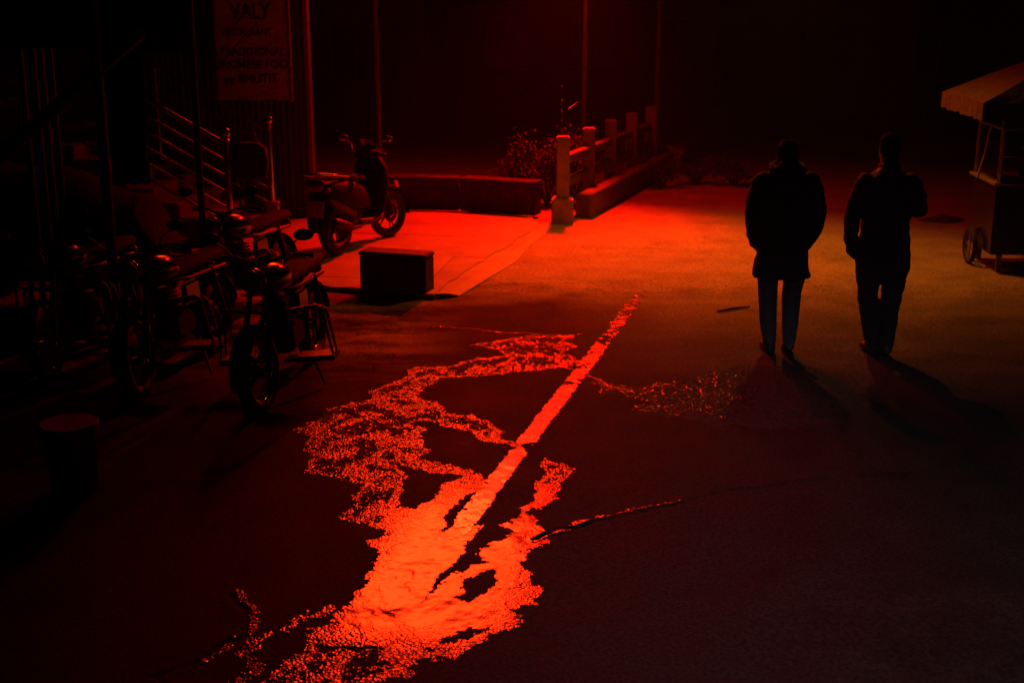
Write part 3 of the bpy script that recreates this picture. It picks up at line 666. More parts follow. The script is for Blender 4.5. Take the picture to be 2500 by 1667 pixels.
# ------------------------------------------------------------ two-wheelers
def rotz_about(c, a):
    return Matrix.Translation(Vector(c)) @ Matrix.Rotation(a, 4, 'Z') @ Matrix.Translation(-Vector(c))
def wheel(par, c, r, w, nsp, X=None, style='alloy'):
    X = X or Matrix.Identity(4); B_ = X @ Matrix.Translation(Vector(c)) @ Matrix.Rotation(math.pi / 2, 4, 'X')
    prof = []
    for k in range(12):
        t = 2 * math.pi * k / 12; prof.append((r - w * .48 + w * .48 * math.cos(t), w * .5 * math.sin(t)))
    ty = MB().lathe(prof, 40, B_, closed=True).build('wheel', M['rubber'], par, smooth=True)
    ri = r - w * .85
    MB().lathe([(ri, -.03), (ri + .014, -.032), (ri + .014, .032), (ri, .03), (ri - .016, .012), (ri - .016, -.012)], 40, B_, closed=True).build('rim', M['alloy'] if style == 'alloy' else M['chrome'], ty, smooth=True)
    MB().lathe([(.045, -.06), (.045, .06)], 16, B_).build('hub', M['engine'], ty, smooth=True)
    sp = MB()
    for k in range(nsp):
        t = 2 * math.pi * k / nsp
        if style == 'alloy':
            for s_ in (-.16, .16):
                a = Vector((.04 * math.cos(t), .04 * math.sin(t), 0)); b_ = Vector((ri * math.cos(t + s_), ri * math.sin(t + s_), 0))
                sp.tube([B_ @ a, B_ @ ((a + b_) / 2), B_ @ b_], [.012, .009, .008], 6)
        else:
            a = Vector((.04 * math.cos(t + .5), .04 * math.sin(t + .5), .03 * (-1) ** k)); b_ = Vector((ri * math.cos(t), ri * math.sin(t), 0)); sp.tube([B_ @ a, B_ @ b_], .0022, 4)
    sp.build('spokes', M['alloy'] if style == 'alloy' else M['chrome'], ty, smooth=True)
    MB().lathe([(.11, .05), (.11, .054), (.06, .054), (.06, .05)], 28, B_, closed=True).build('brake_disc', M['engine'], ty, smooth=True)
    return ty
def two_wheeler(loc, heading, label, style='scooter', steer=0, lean=0, L_=1.24, r=.29, group=None, body=None, name=None):
    t = empty(name or ('motor_scooter' if style == 'scooter' else 'motorcycle'), loc); t.rotation_euler = (lean, 0, heading)
    tag(t, label, 'scooter' if style == 'scooter' else 'motorcycle', group)
    h = L_ / 2; bm_ = body or M['black']
    S = rotz_about((h - .10, 0, 0), steer)
    wheel(t, (-h, 0, r), r, .155 if style == 'scooter' else .12, 5 if style == 'scooter' else 28, style='alloy' if style == 'scooter' else 'wire')
    wheel(t, (h, 0, r), r, .10, 5 if style == 'scooter' else 28, S, style='alloy' if style == 'scooter' else 'wire')
    hx = h - .28; hz = 1.0 if style == 'scooter' else 1.02
    for s_ in (-1, 1):
        MB().tube([S @ Vector((h, s_ * .085, r)), S @ Vector((h - .10, s_ * .085, r + .30)), S @ Vector((hx + .03, s_ * .085, .84))], [.024, .024, .02], 10).build('fork_leg', M['engine'], t, smooth=True)
    fm = MB(); rg = []
    for k in range(14):
        a = R(-10 + 150 * k / 13); q = r + .03
        rg.append([S @ Vector((h + q * math.cos(a) * s_[0], s_[1], r + q * math.sin(a) * s_[0])) for s_ in ((.97, -.06), (1.0, -.04), (1.015, 0), (1.0, .04), (.97, .06), (.955, .03), (.96, -.03))])
    fm.rings(rg).build('front_fender', bm_, t, smooth=True)
    # handlebar with grips, levers and mirrors
    wgrip = .36
    hb_ = MB().tube([S @ Vector(p) for p in ((hx - .10, -wgrip, hz + .02), (hx - .03, -.2, hz + .045), (hx, -.06, hz), (hx, .06, hz), (hx - .03, .2, hz + .045), (hx - .10, wgrip, hz + .02))], .012, 10).build('handlebar', M['alloy'], t, smooth=True)
    for s_ in (-1, 1):
        MB().tube([S @ Vector((hx - .062, s_ * .25, hz + .04)), S @ Vector((hx - .105, s_ * (wgrip + .01), hz + .02))], [.018, .02], 10).build('grip', M['rubber'], hb_, smooth=True)
        MB().tube([S @ Vector((hx, s_ * .2, hz + .03)), S @ Vector((hx + .02, s_ * .28, hz + .03)), S @ Vector((hx - .03, s_ * .36, hz + .015))], [.008, .007, .006], 8).build('lever', M['dsteel'], hb_, smooth=True)
        ms_ = MB().tube([S @ Vector((hx - .02, s_ * .2, hz + .04)), S @ Vector((hx + .02, s_ * .25, hz + .12)), S @ Vector((hx, s_ * .33, hz + .17))], .006, 8).build('mirror', M['plastic'], t, smooth=True)
        mm = MB(); mc = S @ Vector((hx, s_ * .36, hz + .19)); mm.sphere(mc, .05, 16, 8, (.45, 1.5, .85)); mm.build('mirror_head', M['plastic'], ms_, smooth=True)
        MB().sphere(mc + Vector((-.012, 0, 0)), .045, 16, 8, (.32, 1.45, .8)).build('mirror_glass', M['chrome'], ms_, smooth=True)
    if style == 'scooter':
        MB().loft([(-h - .36, 0, .80, .02, .02), (-h - .34, 0, .80, .12, .07), (-h - .2, 0, .75, .165, .12), (-h + .05, 0, .68, .185, .17), (-h + .3, 0, .60, .19, .20), (-h + .5, 0, .56, .15, .15), (-h + .62, 0, .50, .12, .11)], 20, 2.5, 'x').build('rear_body', bm_, t, smooth=True)
        MB().loft([(-h - .30, 0, .865, .05, .02), (-h - .22, 0, .865, .115, .035), (-h + .0, 0, .84, .13, .05), (-h + .25, 0, .80, .135, .05), (-h + .5, 0, .79, .12, .045), (-h + .62, 0, .78, .08, .02)], 18, 2.6, 'x').build('seat', M['vinyl'], t, smooth=True)
        MB().loft([(-.18, 0, .30, .12, .06), (.0, 0, .29, .16, .05), (.28, 0, .30, .15, .045), (.33, 0, .34, .10, .04)], 16, 3, 'x').build('floorboard', M['plastic'], t, smooth=True)
        MB().loft([(h - .34, 0, .28, .05, .12), (h - .33, 0, .45, .065, .20), (h - .30, 0, .65, .09, .225), (h - .27, 0, .85, .10, .21), (h - .28, 0, .98, .08, .13)], 20, 2.6).build('leg_shield', bm_, t, smooth=True)
        MB().xf(Matrix.Identity(4)).loft([(hx - .12, 0, 1.0, .07, .03), (hx - .04, 0, 1.02, .13, .06), (hx + .08, 0, 1.02, .13, .085), (hx + .16, 0, .99, .10, .07), (hx + .19, 0, .98, .05, .04)], 20, 2.4, 'x').xf(S).build('headlamp_cowl', bm_, t, smooth=True)
        MB().sphere((hx + .165, 0, .985), .06, 16, 8, (.5, 1.3, .8)).xf(S).build('headlamp', M['glass'], t, smooth=True)
        MB().loft([(hx + .09, 0, 1.07, .008, .12), (hx + .03, 0, 1.14, .007, .10), (hx - .02, 0, 1.18, .006, .06)], 16).xf(S).build('fly_screen', M['glass'], t, smooth=True)
        MB().box((-h + .32, .0, .36), (.34, .2, .2)).build('engine', M['engine'], t, bevel=.04, seg=2)
        MB().box((-h + .12, .11, .32), (.42, .06, .14)).build('transmission_case', M['engine'], t, bevel=.025, seg=2)
        MB().tube([(-h + .35, -.12, .26), (-h + .1, -.16, .28), (-h + .02, -.17, .31), (-h - .26, -.18, .40), (-h - .3, -.18, .41)], [.02, .025, .05, .055, .04], 14).build('exhaust', M['alloy'], t, smooth=True)
        MB().tube([(-h + .02, .1, .36), (-h - .04, .1, .62)], .035, 10).build('shock_absorber', M['chrome'], t, smooth=True)
        gr = [(-h + .12, -.15, .86), (-h - .15, -.17, .90), (-h - .34, -.14, .93), (-h - .42, -.07, .94), (-h - .43, 0, .94), (-h - .42, .07, .94), (-h - .34, .14, .93), (-h - .15, .17, .90), (-h + .12, .15, .86)]
        MB().tube(gr, .016, 10).build('grab_rail', M['steel'], t, smooth=True)
        MB().sphere((-h - .35, 0, .80), .06, 16, 8, (.45, 1.9, .8)).build('tail_light', M['redlens'], t, smooth=True)
        for s_ in (-1, 1): MB().sphere((-h - .31, s_ * .13, .76), .03, 12, 8, (.8, 1.2, .8)).build('indicator', M['redlens'], t, smooth=True)
        MB().loft([(-h - .30, 0, .74, .015, .08), (-h - .34, 0, .6, .015, .115), (-h - .38, 0, .44, .015, .115), (-h - .41, 0, .31, .012, .10)], 12, 3).build('rear_mudguard', M['plastic'], t, smooth=True)
        MB().loft([(-h - .22, 0, .70, .10, .07), (-h - .12, 0, .62, .12, .12), (-h + .1, 0, .56, .13, .14), (-h + .3, 0, .48, .12, .16)], 16, 3, 'x').build('inner_fender', M['plastic'], t, smooth=True)
        pl = MB().box((0, 0, 0), (.012, .20, .17), None).xf(Matrix.Translation((-h - .375, .0, .56)) @ Matrix.Rotation(R(14), 4, 'Y')).build('number_plate', M['plate'], t, bevel=.003)
        MB().tube([(-.25, .14, .26), (-.12, .22, .10), (-.05, .24, .02)], .011, 8).build('side_stand', M['dsteel'], t, smooth=True)
    else:
        MB().loft([(-h - .30, 0, .80, .06, .03), (-h - .2, 0, .80, .12, .045), (-h + .1, 0, .79, .135, .05), (-h + .42, 0, .78, .13, .055), (-h + .62, 0, .77, .10, .04)], 18, 2.6, 'x').build('seat', M['vinyl'], t, smooth=True)
        MB().loft([(-h + .52, 0, .80, .06, .05), (-h + .62, 0, .83, .12, .095), (-h + .80, 0, .86, .145, .125), (-h + .98, 0, .88, .14, .12), (-h + 1.08, 0, .89, .09, .07)], 20, 2.3, 'x').build('fuel_tank', bm_, t, smooth=True)
        rg = []
        for k in range(16):
            a = R(20 + 150 * k / 15); q = r + .05
            rg.append([Vector((-h + q * math.cos(a) * s_[0], s_[1], r + q * math.sin(a) * s_[0])) for s_ in ((.96, -.085), (1.0, -.06), (1.02, 0), (1.0, .06), (.96, .085), (.95, .04), (.95, -.04))])
        MB().rings(rg).build('rear_fender', bm_, t, smooth=True)
        MB().tube([(-h - .1, -.12, .70), (-h + .5, -.10, .72), (h - .45, -.04, .78), (h - .32, 0, .88)], .018, 8).build('frame', M['dsteel'], t, smooth=True)
        MB().tube([(-h - .1, .12, .70), (-h + .5, .10, .72), (h - .45, .04, .78), (h - .34, 0, .66), (h - .36, 0, .34), (0, 0, .28), (-h + .3, 0, .36)], .018, 8).build('frame', M['dsteel'], t, smooth=True)
        MB().box((.02, 0, .40), (.36, .24, .24)).build('engine', M['engine'], t, bevel=.05, seg=2)
        cy2 = MB()
        for k in range(6): cy2.box((.12, 0, .54 + k * .03), (.17 - .008 * k, .19, .014))
        cy2.build('cylinder', M['engine'], t)
        for s_ in (-1, 1):
            MB().tube([(-h, s_ * .11, r), (-h + .16, s_ * .12, .72)], [.028, .03], 10).build('shock_absorber', M['alloy'], t, smooth=True)
            MB().box((-.12, s_ * .12, .62), (.26, .05, .18)).build('side_cover', bm_, t, bevel=.03, seg=2)
        MB().tube([(.15, -.09, .58), (.24, -.13, .45), (.12, -.15, .26), (-.3, -.16, .27), (-h - .3, -.17, .33)], [.02, .02, .022, .04, .045], 12).build('exhaust', M['alloy'], t, smooth=True)
        MB().sphere((hx + .14, 0, hz - .10), .095, 20, 10, (.75, 1, 1)).xf(S).build('headlamp_shell', bm_, t, smooth=True)
        MB().sphere((hx + .175, 0, hz - .10), .085, 20, 10, (.55, 1, 1)).xf(S).build('headlamp', M['glass'], t, smooth=True)
        MB().sphere((-h - .30, 0, .70), .05, 14, 8, (.6, 1.2, 1)).build('tail_light', M['redlens'], t, smooth=True)
        # crash guard: two hoops to each side with a foot plate
        lg = MB()
        for xo in (0, .11):
            lg.tube([(h - .40 - xo, 0, .62 - xo * .3), (h - .40 - xo, .36, .66 - xo * .3), (h - .40 - xo, .39, .63 - xo * .3), (h - .42 - xo, .43, .27), (h - .42 - xo, .05, .25)], .013, 8)
            lg.tube([(h - .40 - xo, 0, .62 - xo * .3), (h - .40 - xo, -.36, .66 - xo * .3), (h - .40 - xo, -.39, .63 - xo * .3), (h - .42 - xo, -.43, .27), (h - .42 - xo, -.05, .25)], .013, 8)
        for s_ in (-1, 1): lg.box((h - .475, s_ * .30, .265), (.17, .28, .04))
        lg.build('crash_guard', M['dsteel'], t, smooth=True)
        MB().tube([(-.05, .16, .28), (.05, .26, .06), (.07, .28, .01)], .012, 8).build('side_stand', M['dsteel'], t, smooth=True)
    return t
rw = G(824, 622, PZ); hd_ = R(67); LB = 1.16
ctr = rw + Vector((math.cos(hd_), math.sin(hd_), 0)) * LB / 2
two_wheeler(Vector((ctr.x, ctr.y, PZ + .003)), hd_, 'dark motor scooter parked on the red-lit pavement, front wheel turned', 'scooter', steer=R(-16), lean=R(-3), L_=LB, r=.295, body=M['matt'])
MOTO = 'motorcycles parked in the dark at the left'
def park(front, heading, label, steer, lean):
    h_ = .67; c = Vector((front[0], front[1], 0)) - Vector((math.cos(heading), math.sin(heading), 0)) * h_
    return two_wheeler(c, heading, label, 'motorcycle', steer=steer, lean=lean, L_=1.34, r=.30, group=MOTO)
park((-1.76, 8.65), R(-97), 'nearest black motorcycle with its crash guard jutting out over the wet road', R(-6), R(5))
park((-2.72, 8.95), R(-102), 'black motorcycle just left of the nearest one, behind the pale bucket', R(8), R(6))
park((-3.55, 9.4), R(-100), 'black motorcycle at the left edge of the dark parked row', R(10), R(6))
park((-2.55, 10.75), R(-104), 'black motorcycle parked behind the near row, closest to the steps', R(-12), R(5))
# ------------------------------------------------------------ stall frame with tarpaulins at the far left
stl = empty('stall_frame', (-4.0, 10.6, 0)); tag(stl, 'dark makeshift stall of poles and tarpaulins behind the parked motorcycles', 'stall')
so_ = Vector((-4.0, 10.6, 0))
def sp(u, v, y): return AT(u, v, y) - so_
for u, y in ((62, 10.6), (92, 10.9), (112, 11.1), (134, 11.3), (245, 10.2), (478, 10.9)):
    p = AT(u, 300, y); MB().tube([(p.x - so_.x, y - 10.6, 0), (p.x - so_.x + .01, y - 10.6, 3.1)], .03 if u != 245 else .045, 8).build('post', M['wood'], stl, smooth=True)
q = sp(235, 175, 10.4); q2 = sp(55, 335, 10.4)
MB().tube([q2 + (q2 - q) * .5, q2, q, q + (q - q2) * .6], .055, 8).build('brace', M['wood'], stl, smooth=True)
def sheet(name, u0, u1, v0, v1, y, m, wob=.02, seed=1):
    a = sp(u0, v0, y); b_ = sp(u1, v1, y); n_ = 24; m_ = 8; rg = []
    for j in range(m_ + 1):
        f = j / m_; rg.append([Vector((a.x + (b_.x - a.x) * k / n_, a.y + wob * math.sin(k * 1.1 + seed) * (.3 + f) + .01 * math.sin(k * 2.7 + j), a.z + (b_.z - a.z) * f + .008 * math.sin(k * .9 + seed) * f)) for k in range(n_ + 1)])
    bk = [[p + Vector((0, .006, 0)) for p in r_] for r_ in reversed(rg)]
    mb = MB().rings(rg + bk + [rg[0]], closed=False, cap=False); return mb.build(name, m, stl, smooth=True)
sheet('blue_tarpaulin', -120, 233, -90, 118, 10.5, M['tarp_b'])
sheet('yellow_stripe', 150, 232, -90, 72, 10.48, M['tarp_y'], .018, 1)
sheet('dark_tarpaulin', 240, 476, -90, 128, 10.9, M['tarp_k'], .02, 3)
sheet('light_blocking_cloth', 250, 368, 100, 450, 10.8, M['cover'], .03, 5)  # added cloth, keeps the red light off the left foreground
MB().box(sp(150, -95, 11.4) + Vector((0, 0, .1)), (3.6, 2.4, .05)).build('roof', M['tarp_k'], stl, bevel=.01)
MB().box((-1.3, .1, .45), (1.4, .6, .9)).build('counter', M['tarp_k'], stl, bevel=.03)
# added light blocker, shaped as a goods cart under a dark cover
cc = empty('light_blocking_cart', (-4.1, 11.75, 0)); tag(cc, 'added light blocker shaped as a covered handcart behind the parked motorcycles', 'cart')
rg = []
for k in range(25):
    f = k / 24; x = -1.3 + 2.3 * f; hh_ = 1.30 + .16 * math.sin(5 * f + .6) + .07 * math.sin(13 * f); e = min(1, math.sin(math.pi * min(.97, max(.03, f))) * 2.6)
    rg.append([Vector((x, .55 * math.cos(t) * (.75 + .25 * e) * (1 + .05 * math.sin(7 * t + 4 * f)), .42 + (hh_ - .42) * e * abs(math.sin(t)) ** .45)) for t in [math.pi * j / 16 for j in range(17)]])
MB().rings(rg, closed=False, cap=False).build('cover', M['cover'], cc, smooth=True)
MB().box((-.15, 0, .38), (2.2, .9, .07)).build('deck', M['wood'], cc, bevel=.01)
for x in (-.9, .65):
    for y in (-.5, .5):
        wq = MB().lathe([(.16, -.03), (.19, -.035), (.20, 0), (.19, .035), (.16, .03)], 24, Matrix.Translation((x, y, .2)) @ Matrix.Rotation(math.pi / 2, 4, 'X'), closed=True).build('wheel', M['rubber'], cc, smooth=True)
        MB().lathe([(.155, -.01), (.155, .01)], 24, Matrix.Translation((x, y, .2)) @ Matrix.Rotation(math.pi / 2, 4, 'X')).build('hub', M['wood'], wq, smooth=True)
# bag hung on the railing
bg = MB().loft([(0, 0, -.22, .10, .05), (0, 0, -.20, .20, .08), (0, 0, 0, .225, .09), (0, 0, .14, .21, .08), (0, 0, .2, .12, .05)], 20, 3).build('black_bag', M['tarp_k'], None, smooth=True)
MB().tube([(-.12, 0, .17), (-.08, 0, .29), (.08, 0, .29), (.12, 0, .17)], .012, 8).build('strap', M['plastic'], bg, smooth=True)
bg.location = AT(607, 392, N0.y - .15); tag(bg, 'black bag hanging against the steel stair railings', 'bag')
# bucket
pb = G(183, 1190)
bk = empty('bucket', pb); tag(bk, 'white bucket, darkened for shade, standing on the dark road at the left', 'bucket')
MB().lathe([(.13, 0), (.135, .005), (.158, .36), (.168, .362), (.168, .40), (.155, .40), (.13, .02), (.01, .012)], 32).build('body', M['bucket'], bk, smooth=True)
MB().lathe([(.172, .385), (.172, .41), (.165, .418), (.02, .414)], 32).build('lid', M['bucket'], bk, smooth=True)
MB().tube([(.172 * math.cos(t), -.172 * abs(math.sin(t)) * .9, .35 - .16 * math.sin(t)) for t in [math.pi * k / 12 for k in range(13)]], .004, 6).build('handle', M['dsteel'], bk, smooth=True)

# ------------------------------------------------------------ black box at the pavement edge
bl, brr = G(880, 717), G(1040, 729)
w_ = (brr - bl).length; th = math.atan2(brr.y - bl.y, brr.x - bl.x)
bxo = empty('black_box', (bl + brr) / 2, th); tag(bxo, 'black box standing on the road at the pavement corner', 'box')
MB().box((0, .115, .19), (w_, .23, .38)).build('body', M['box'], bxo, bevel=.008, seg=2)
MB().box((0, .115, .405), (w_ + .015, .245, .045)).build('lid', M['box'], bxo, bevel=.01, seg=2)
MB().box((0, -.006, .19), (w_ - .10, .012, .30)).build('front_panel', M['box'], bxo, bevel=.004)
# small things
pc = G(967, 478, PZ) ; pc = Vector((AT(967, 470, wp[1].y - .12).x, wp[1].y - .16, PZ))
cn = empty('traffic_cone', pc); tag(cn, 'small traffic cone standing against the low wall behind the scooter', 'cone')
MB().box((0, 0, .012), (.22, .22, .024)).build('base', M['cone'], cn, bevel=.01)
MB().lathe([(.085, .022), (.025, .40), (.02, .405), (.01, .40)], 20).build('body', M['cone'], cn, smooth=True)
MB().lathe([(.0665, .15), (.0675, .15), (.0525, .24), (.0515, .24)], 20, closed=True).build('stripe', M['bucket'], cn, smooth=True)
p = G(1752, 763); q = G(1830, 752)
o = MB().tube([(0, 0, .014), (q.x - p.x) * .5 * Vector((1, 0, 0)) + Vector((0, (q.y - p.y) * .55, .016)), (q.x - p.x, q.y - p.y, .014)], [.010, .013, .008], 8).build('stick', M['twig'], None, smooth=True); o.location = p; tag(o, 'dark stick lying on the road left of the walking people', 'stick')
o = MB()
p = G(2240, 538); q = G(2372, 545)
rngs = []
for k in range(13):
    f = k / 12; w = math.sin(math.pi * min(1, max(.04, f))) ; x = (q.x - p.x) * f
    rngs.append([Vector((x, .0 + .22 * w * math.cos(t), max(.002, .10 * w * f * math.sin(t) * (1 + .25 * math.sin(5 * f * 3)))) ) for t in [math.pi * j / 10 for j in range(11)]])
o.rings(rngs, closed=False, cap=False); o = o.build('folded_tarpaulin', M['tarp_k'], None, smooth=True); o.location = p; tag(o, 'dark folded tarpaulin lying on the road beside the food cart', 'tarpaulin')

# ------------------------------------------------------------ food cart at the right edge
cp = G(2412, 668); ct = empty('food_cart', cp, R(-3)); tag(ct, 'dark food cart with a glass case and an orange canopy at the right edge', 'cart')
CW, CDp = 1.7, .85
MB().box((CW / 2, CDp / 2, .56), (CW, CDp, .72)).build('body', M['cart'], ct, bevel=.012, seg=2)
MB().box((CW / 2, CDp / 2, .945), (CW + .06, CDp + .06, .035)).build('counter', M['dsteel'], ct, bevel=.006)
MB().tube([(-.03, -.034, .95), (CW + .03, -.034, .95)], .011, 8).build('edge_trim', M['chrome'], ct, smooth=True)
gl = bpy.data.materials.new('case_glass'); gl.use_nodes = True; gb = gl.node_tree.nodes['Principled BSDF']; gb.inputs['Transmission Weight'].default_value = 1; gb.inputs['Roughness'].default_value = .05; gb.inputs['IOR'].default_value = 1.45; gb.inputs['Base Color'].default_value = (.9, .92, .92, 1)
cz0, cz1 = .965, 1.50
for x, y in ((.03, .0), (CW - .03, .0), (.03, CDp - .05), (CW - .03, CDp - .05)): MB().box((x, y, (cz0 + cz1) / 2), (.022, .022, cz1 - cz0)).build('case_post', M['dsteel'], ct)
MB().box((CW / 2, .006, (cz0 + cz1) / 2), (CW - .09, .005, cz1 - cz0 - .01)).build('front_pane', gl, ct)
MB().box((.03, CDp / 2 - .025, (cz0 + cz1) / 2), (.005, CDp - .08, cz1 - cz0 - .01)).build('side_pane', gl, ct)
MB().box((CW / 2, CDp / 2 - .03, cz1 + .012), (CW, CDp, .022)).build('case_top', M['dsteel'], ct, bevel=.004)
MB().tube([(.03, -.012, 1.235), (CW - .03, -.012, 1.235)], .010, 8).build('case_rail', M['chrome'], ct, smooth=True)
MB().box((CW / 2, CDp / 2 - .03, 1.235), (CW - .1, CDp - .12, .012)).build('shelf', M['dsteel'], ct)
for i in range(7):
    z = .97 if i % 2 else 1.243
    MB().sphere((.2 + i * .2, .25 + .1 * (i % 3), z + .07), .085, 14, 8, (1.1, .9, .8)).build('food_packet', M['valance'] if i % 2 else M['bucket'], ct, smooth=True)
for x in (.12, CW - .12):
    for y in (.08, CDp - .08): MB().box((x, y, .10), (.05, .05, .21)).build('leg', M['dsteel'], ct)
wh = MB().lathe([(.16, -.02), (.19, -.025), (.20, 0), (.19, .025), (.16, .02)], 28, Matrix.Translation((-.055, CDp * .62, .205)) @ Matrix.Rotation(math.pi / 2, 4, 'Y'), closed=True).build('wheel', M['rubber'], ct, smooth=True)
MB().lathe([(.15, -.012), (.163, -.012), (.163, .012), (.15, .012)], 28, Matrix.Translation((-.055, CDp * .62, .205)) @ Matrix.Rotation(math.pi / 2, 4, 'Y'), closed=True).build('rim', M['dsteel'], wh, smooth=True)
MB().tube([(-.055, CDp * .62, .05), (-.055, CDp * .62, .36)], .008, 6).tube([(-.055, CDp * .62 - .15, .205), (-.055, CDp * .62 + .15, .205)], .008, 6).build('spokes', M['dsteel'], wh, smooth=True)
MB().tube([(-.10, .35, .96), (-.055, .32, 1.2), (-.02, .30, 1.52)], .014, 8).build('strap_pole', M['post'], ct, smooth=True)
# canopy: pitched cloth with a hanging valance, on four poles
y_c = cp.y + .1
e0 = AT(2312, 252, cp.y - .3) - cp; ex = e0.x + .38
cz = e0.z
for x, y in ((.02, .03), (.02, CDp - .03), (CW - .02, .03), (CW - .02, CDp - .03)): MB().tube([(x, y, .96), (x, y, cz + .10)], .016, 8).build('canopy_pole', M['galv'], ct, smooth=True)
def csheet(name, pts0, pts1, m, n_=16, k_=6, sag=.03, th_=.006):
    rg = []
    for j in range(k_ + 1):
        f = j / k_; a = Vector(pts0[0]).lerp(Vector(pts1[0]), f); b_ = Vector(pts0[1]).lerp(Vector(pts1[1]), f)
        rg.append([a.lerp(b_, i / n_) - Vector((0, 0, sag * math.sin(math.pi * i / n_) * math.sin(math.pi * f) + .006 * math.sin(i * 1.7 + j))) for i in range(n_ + 1)])
    bk2 = [[p + Vector((0, 0, -th_)) for p in r_] for r_ in reversed(rg)]
    return MB().rings(rg + bk2 + [rg[0]], closed=False, cap=False).build(name, m, ct, smooth=True)
xm = CW / 2; rz = cz + .55; yb = CDp + .35; yf = -.32
csheet('canopy_slope', ((ex, yf, cz), (ex, yb, cz)), ((xm, .3, rz), (xm, CDp - .3, rz)), M['canopy'])
csheet('canopy_slope', ((ex, yf, cz), (CW - ex, yf, cz)), ((xm, .3, rz), (xm + .01, .3, rz)), M['tarp_k'])
csheet('canopy_slope', ((CW - ex, yf, cz), (CW - ex, yb, cz)), ((xm, .3, rz), (xm, CDp - .3, rz)), M['canopy'])
csheet('canopy_slope', ((ex, yb, cz), (CW - ex, yb, cz)), ((xm, CDp - .3, rz), (xm + .01, CDp - .3, rz)), M['canopy'])
def val(name, a, b_, hgt, m):
    a = Vector(a); b_ = Vector(b_); n_ = 30; d = (b_ - a).normalized(); nr_ = Vector((-d.y, d.x, 0)); top = []; bot = []
    for i in range(n_ + 1):
        p = a.lerp(b_, i / n_); top.append(p); bot.append(p + Vector((0, 0, -hgt * (1 + .06 * math.sin(i * 1.3)))) + nr_ * .025 * math.sin(i * 1.9))
    bk3 = [p + nr_ * .005 for p in bot]; tk = [p + nr_ * .005 for p in top]
    return MB().rings([top, bot, bk3, tk, top], closed=False, cap=False).build(name, m, ct, smooth=True)
val('valance', (ex, yb, cz), (ex, yf, cz), .17, M['valance'])
val('valance', (ex, yf, cz), (CW - ex, yf, cz), .17, M['tarp_k'])
# ------------------------------------------------------------ people
def limb(mb, pts, n=14):
    # pts: (x,y,z,r) smooth tapered limb with rounded ends
    P = [Vector(p[:3]) for p in pts]; Rr = [p[3] for p in pts]
    path = []; rad = []
    for i in range(len(P) - 1):
        for k in range(5):
            f = k / 5; path.append(P[i].lerp(P[i + 1], f)); rad.append(Rr[i] + (Rr[i + 1] - Rr[i]) * (f * f * (3 - 2 * f)))
    path.append(P[-1]); rad.append(Rr[-1])
    mb.tube(path, rad, n); mb.sphere(P[0], Rr[0] * .98, 14, 8); mb.sphere(P[-1], Rr[-1] * .98, 14, 8)
def shoe(mb, x, y, z=0, yaw=0, pitch=0):
    s = MB(); s.loft([(0, -.10, 0.042, .034, .04), (0, -.07, .048, .042, .047), (0, 0, .048, .046, .047), (0, .08, .038, .05, .038), (0, .15, .03, .044, .03), (0, .175, .026, .02, .02)], 16, 2.6, 'y')
    s.xf(Matrix.Translation((x, y, z)) @ Matrix.Rotation(yaw, 4, 'Z') @ Matrix.Rotation(pitch, 4, 'X')); mb.add(s.v, s.f)
def head(mb, c, yaw=0, pitch=0, sc=1.0):
    s = MB()
    s.loft([(0, .02, -.115, .03, .035), (0, .025, -.10, .05, .06), (0, .012, -.06, .066, .085), (0, 0, 0, .074, .096), (0, -.006, .04, .076, .099), (0, -.004, .08, .066, .086), (0, 0, .108, .04, .052), (0, 0, .118, .012, .016)], 20)
    s.loft([(0, .085, .005, .008, .012), (0, .108, -.03, .016, .014), (0, .095, -.042, .014, .012)], 10)          # nose
    for e in (-1, 1):
        s.sphere((e * .078, -.005, -.005), .026, 10, 8, (.4, .7, 1.15))                                          # ears
        s.sphere((e * .031, .083, .012), .013, 10, 6)                                                             # eyes
    s.loft([(-.026, .088, -.068, .004, .006), (0, .098, -.066, .01, .009), (.026, .088, -.068, .004, .006)], 10, 2, 'x')   # mouth
    s.xf(Matrix.Translation(c) @ Matrix.Rotation(yaw, 4, 'Z') @ Matrix.Rotation(pitch, 4, 'X') @ Matrix.Scale(sc, 4)); mb.add(s.v, s.f)
def hand_mesh(X, side, curl=.6):
    # palm, four unequal bent fingers and a thumb; fingers along -z, palm facing +y
    s = MB(); s.loft([(0, 0, .03, .026, .018), (0, 0, 0, .034, .017), (0, 0, -.05, .042, .016), (0, .002, -.08, .040, .013)], 14, 2.6)
    for i, (x, L_) in enumerate(((-.031, .066), (-.0105, .078), (.0105, .073), (.031, .056))):
        p = Vector((x, .002, -.078)); a = 0; pts = [(*p, .0088)]
        for k, f in enumerate((.45, .32, .23)):
            a += curl * (.6 + .25 * k); p = p + Vector((0, math.sin(a), -math.cos(a))) * L_ * f; pts.append((*p, .0082 - .0012 * k))
        limb(s, pts, 10)
    limb(s, [(side * .03, .004, -.01, .013), (side * .052, .018, -.04, .0105), (side * .050, .034, -.068, .0085)], 10)
    s.xf(X); return s
from mathutils import noise as nz
def push(o, fn):
    vs = o.data.vertices; nn = [v.normal.copy() for v in vs]; cc_ = [v.co.copy() for v in vs]
    out = []
    for c, n_ in zip(cc_, nn): out.extend(c + n_ * fn(c))
    vs.foreach_set('co', out); o.data.update(); return o
def messy(o, seed):
    return push(o, lambda c: .010 * nz.noise(c * 42 + Vector((seed, 0, 0))) + .008 * nz.noise(Vector((c.x * 110, c.y * 110, c.z * 26))))
def folds(o, amp, seed):
    return push(o, lambda c: amp * (nz.noise(Vector((c.x * 7 + seed, c.y * 7, c.z * 15 + 3 * c.x))) + .6 * nz.noise(Vector((c.x * 16, c.y * 16 + seed, c.z * 30)))))
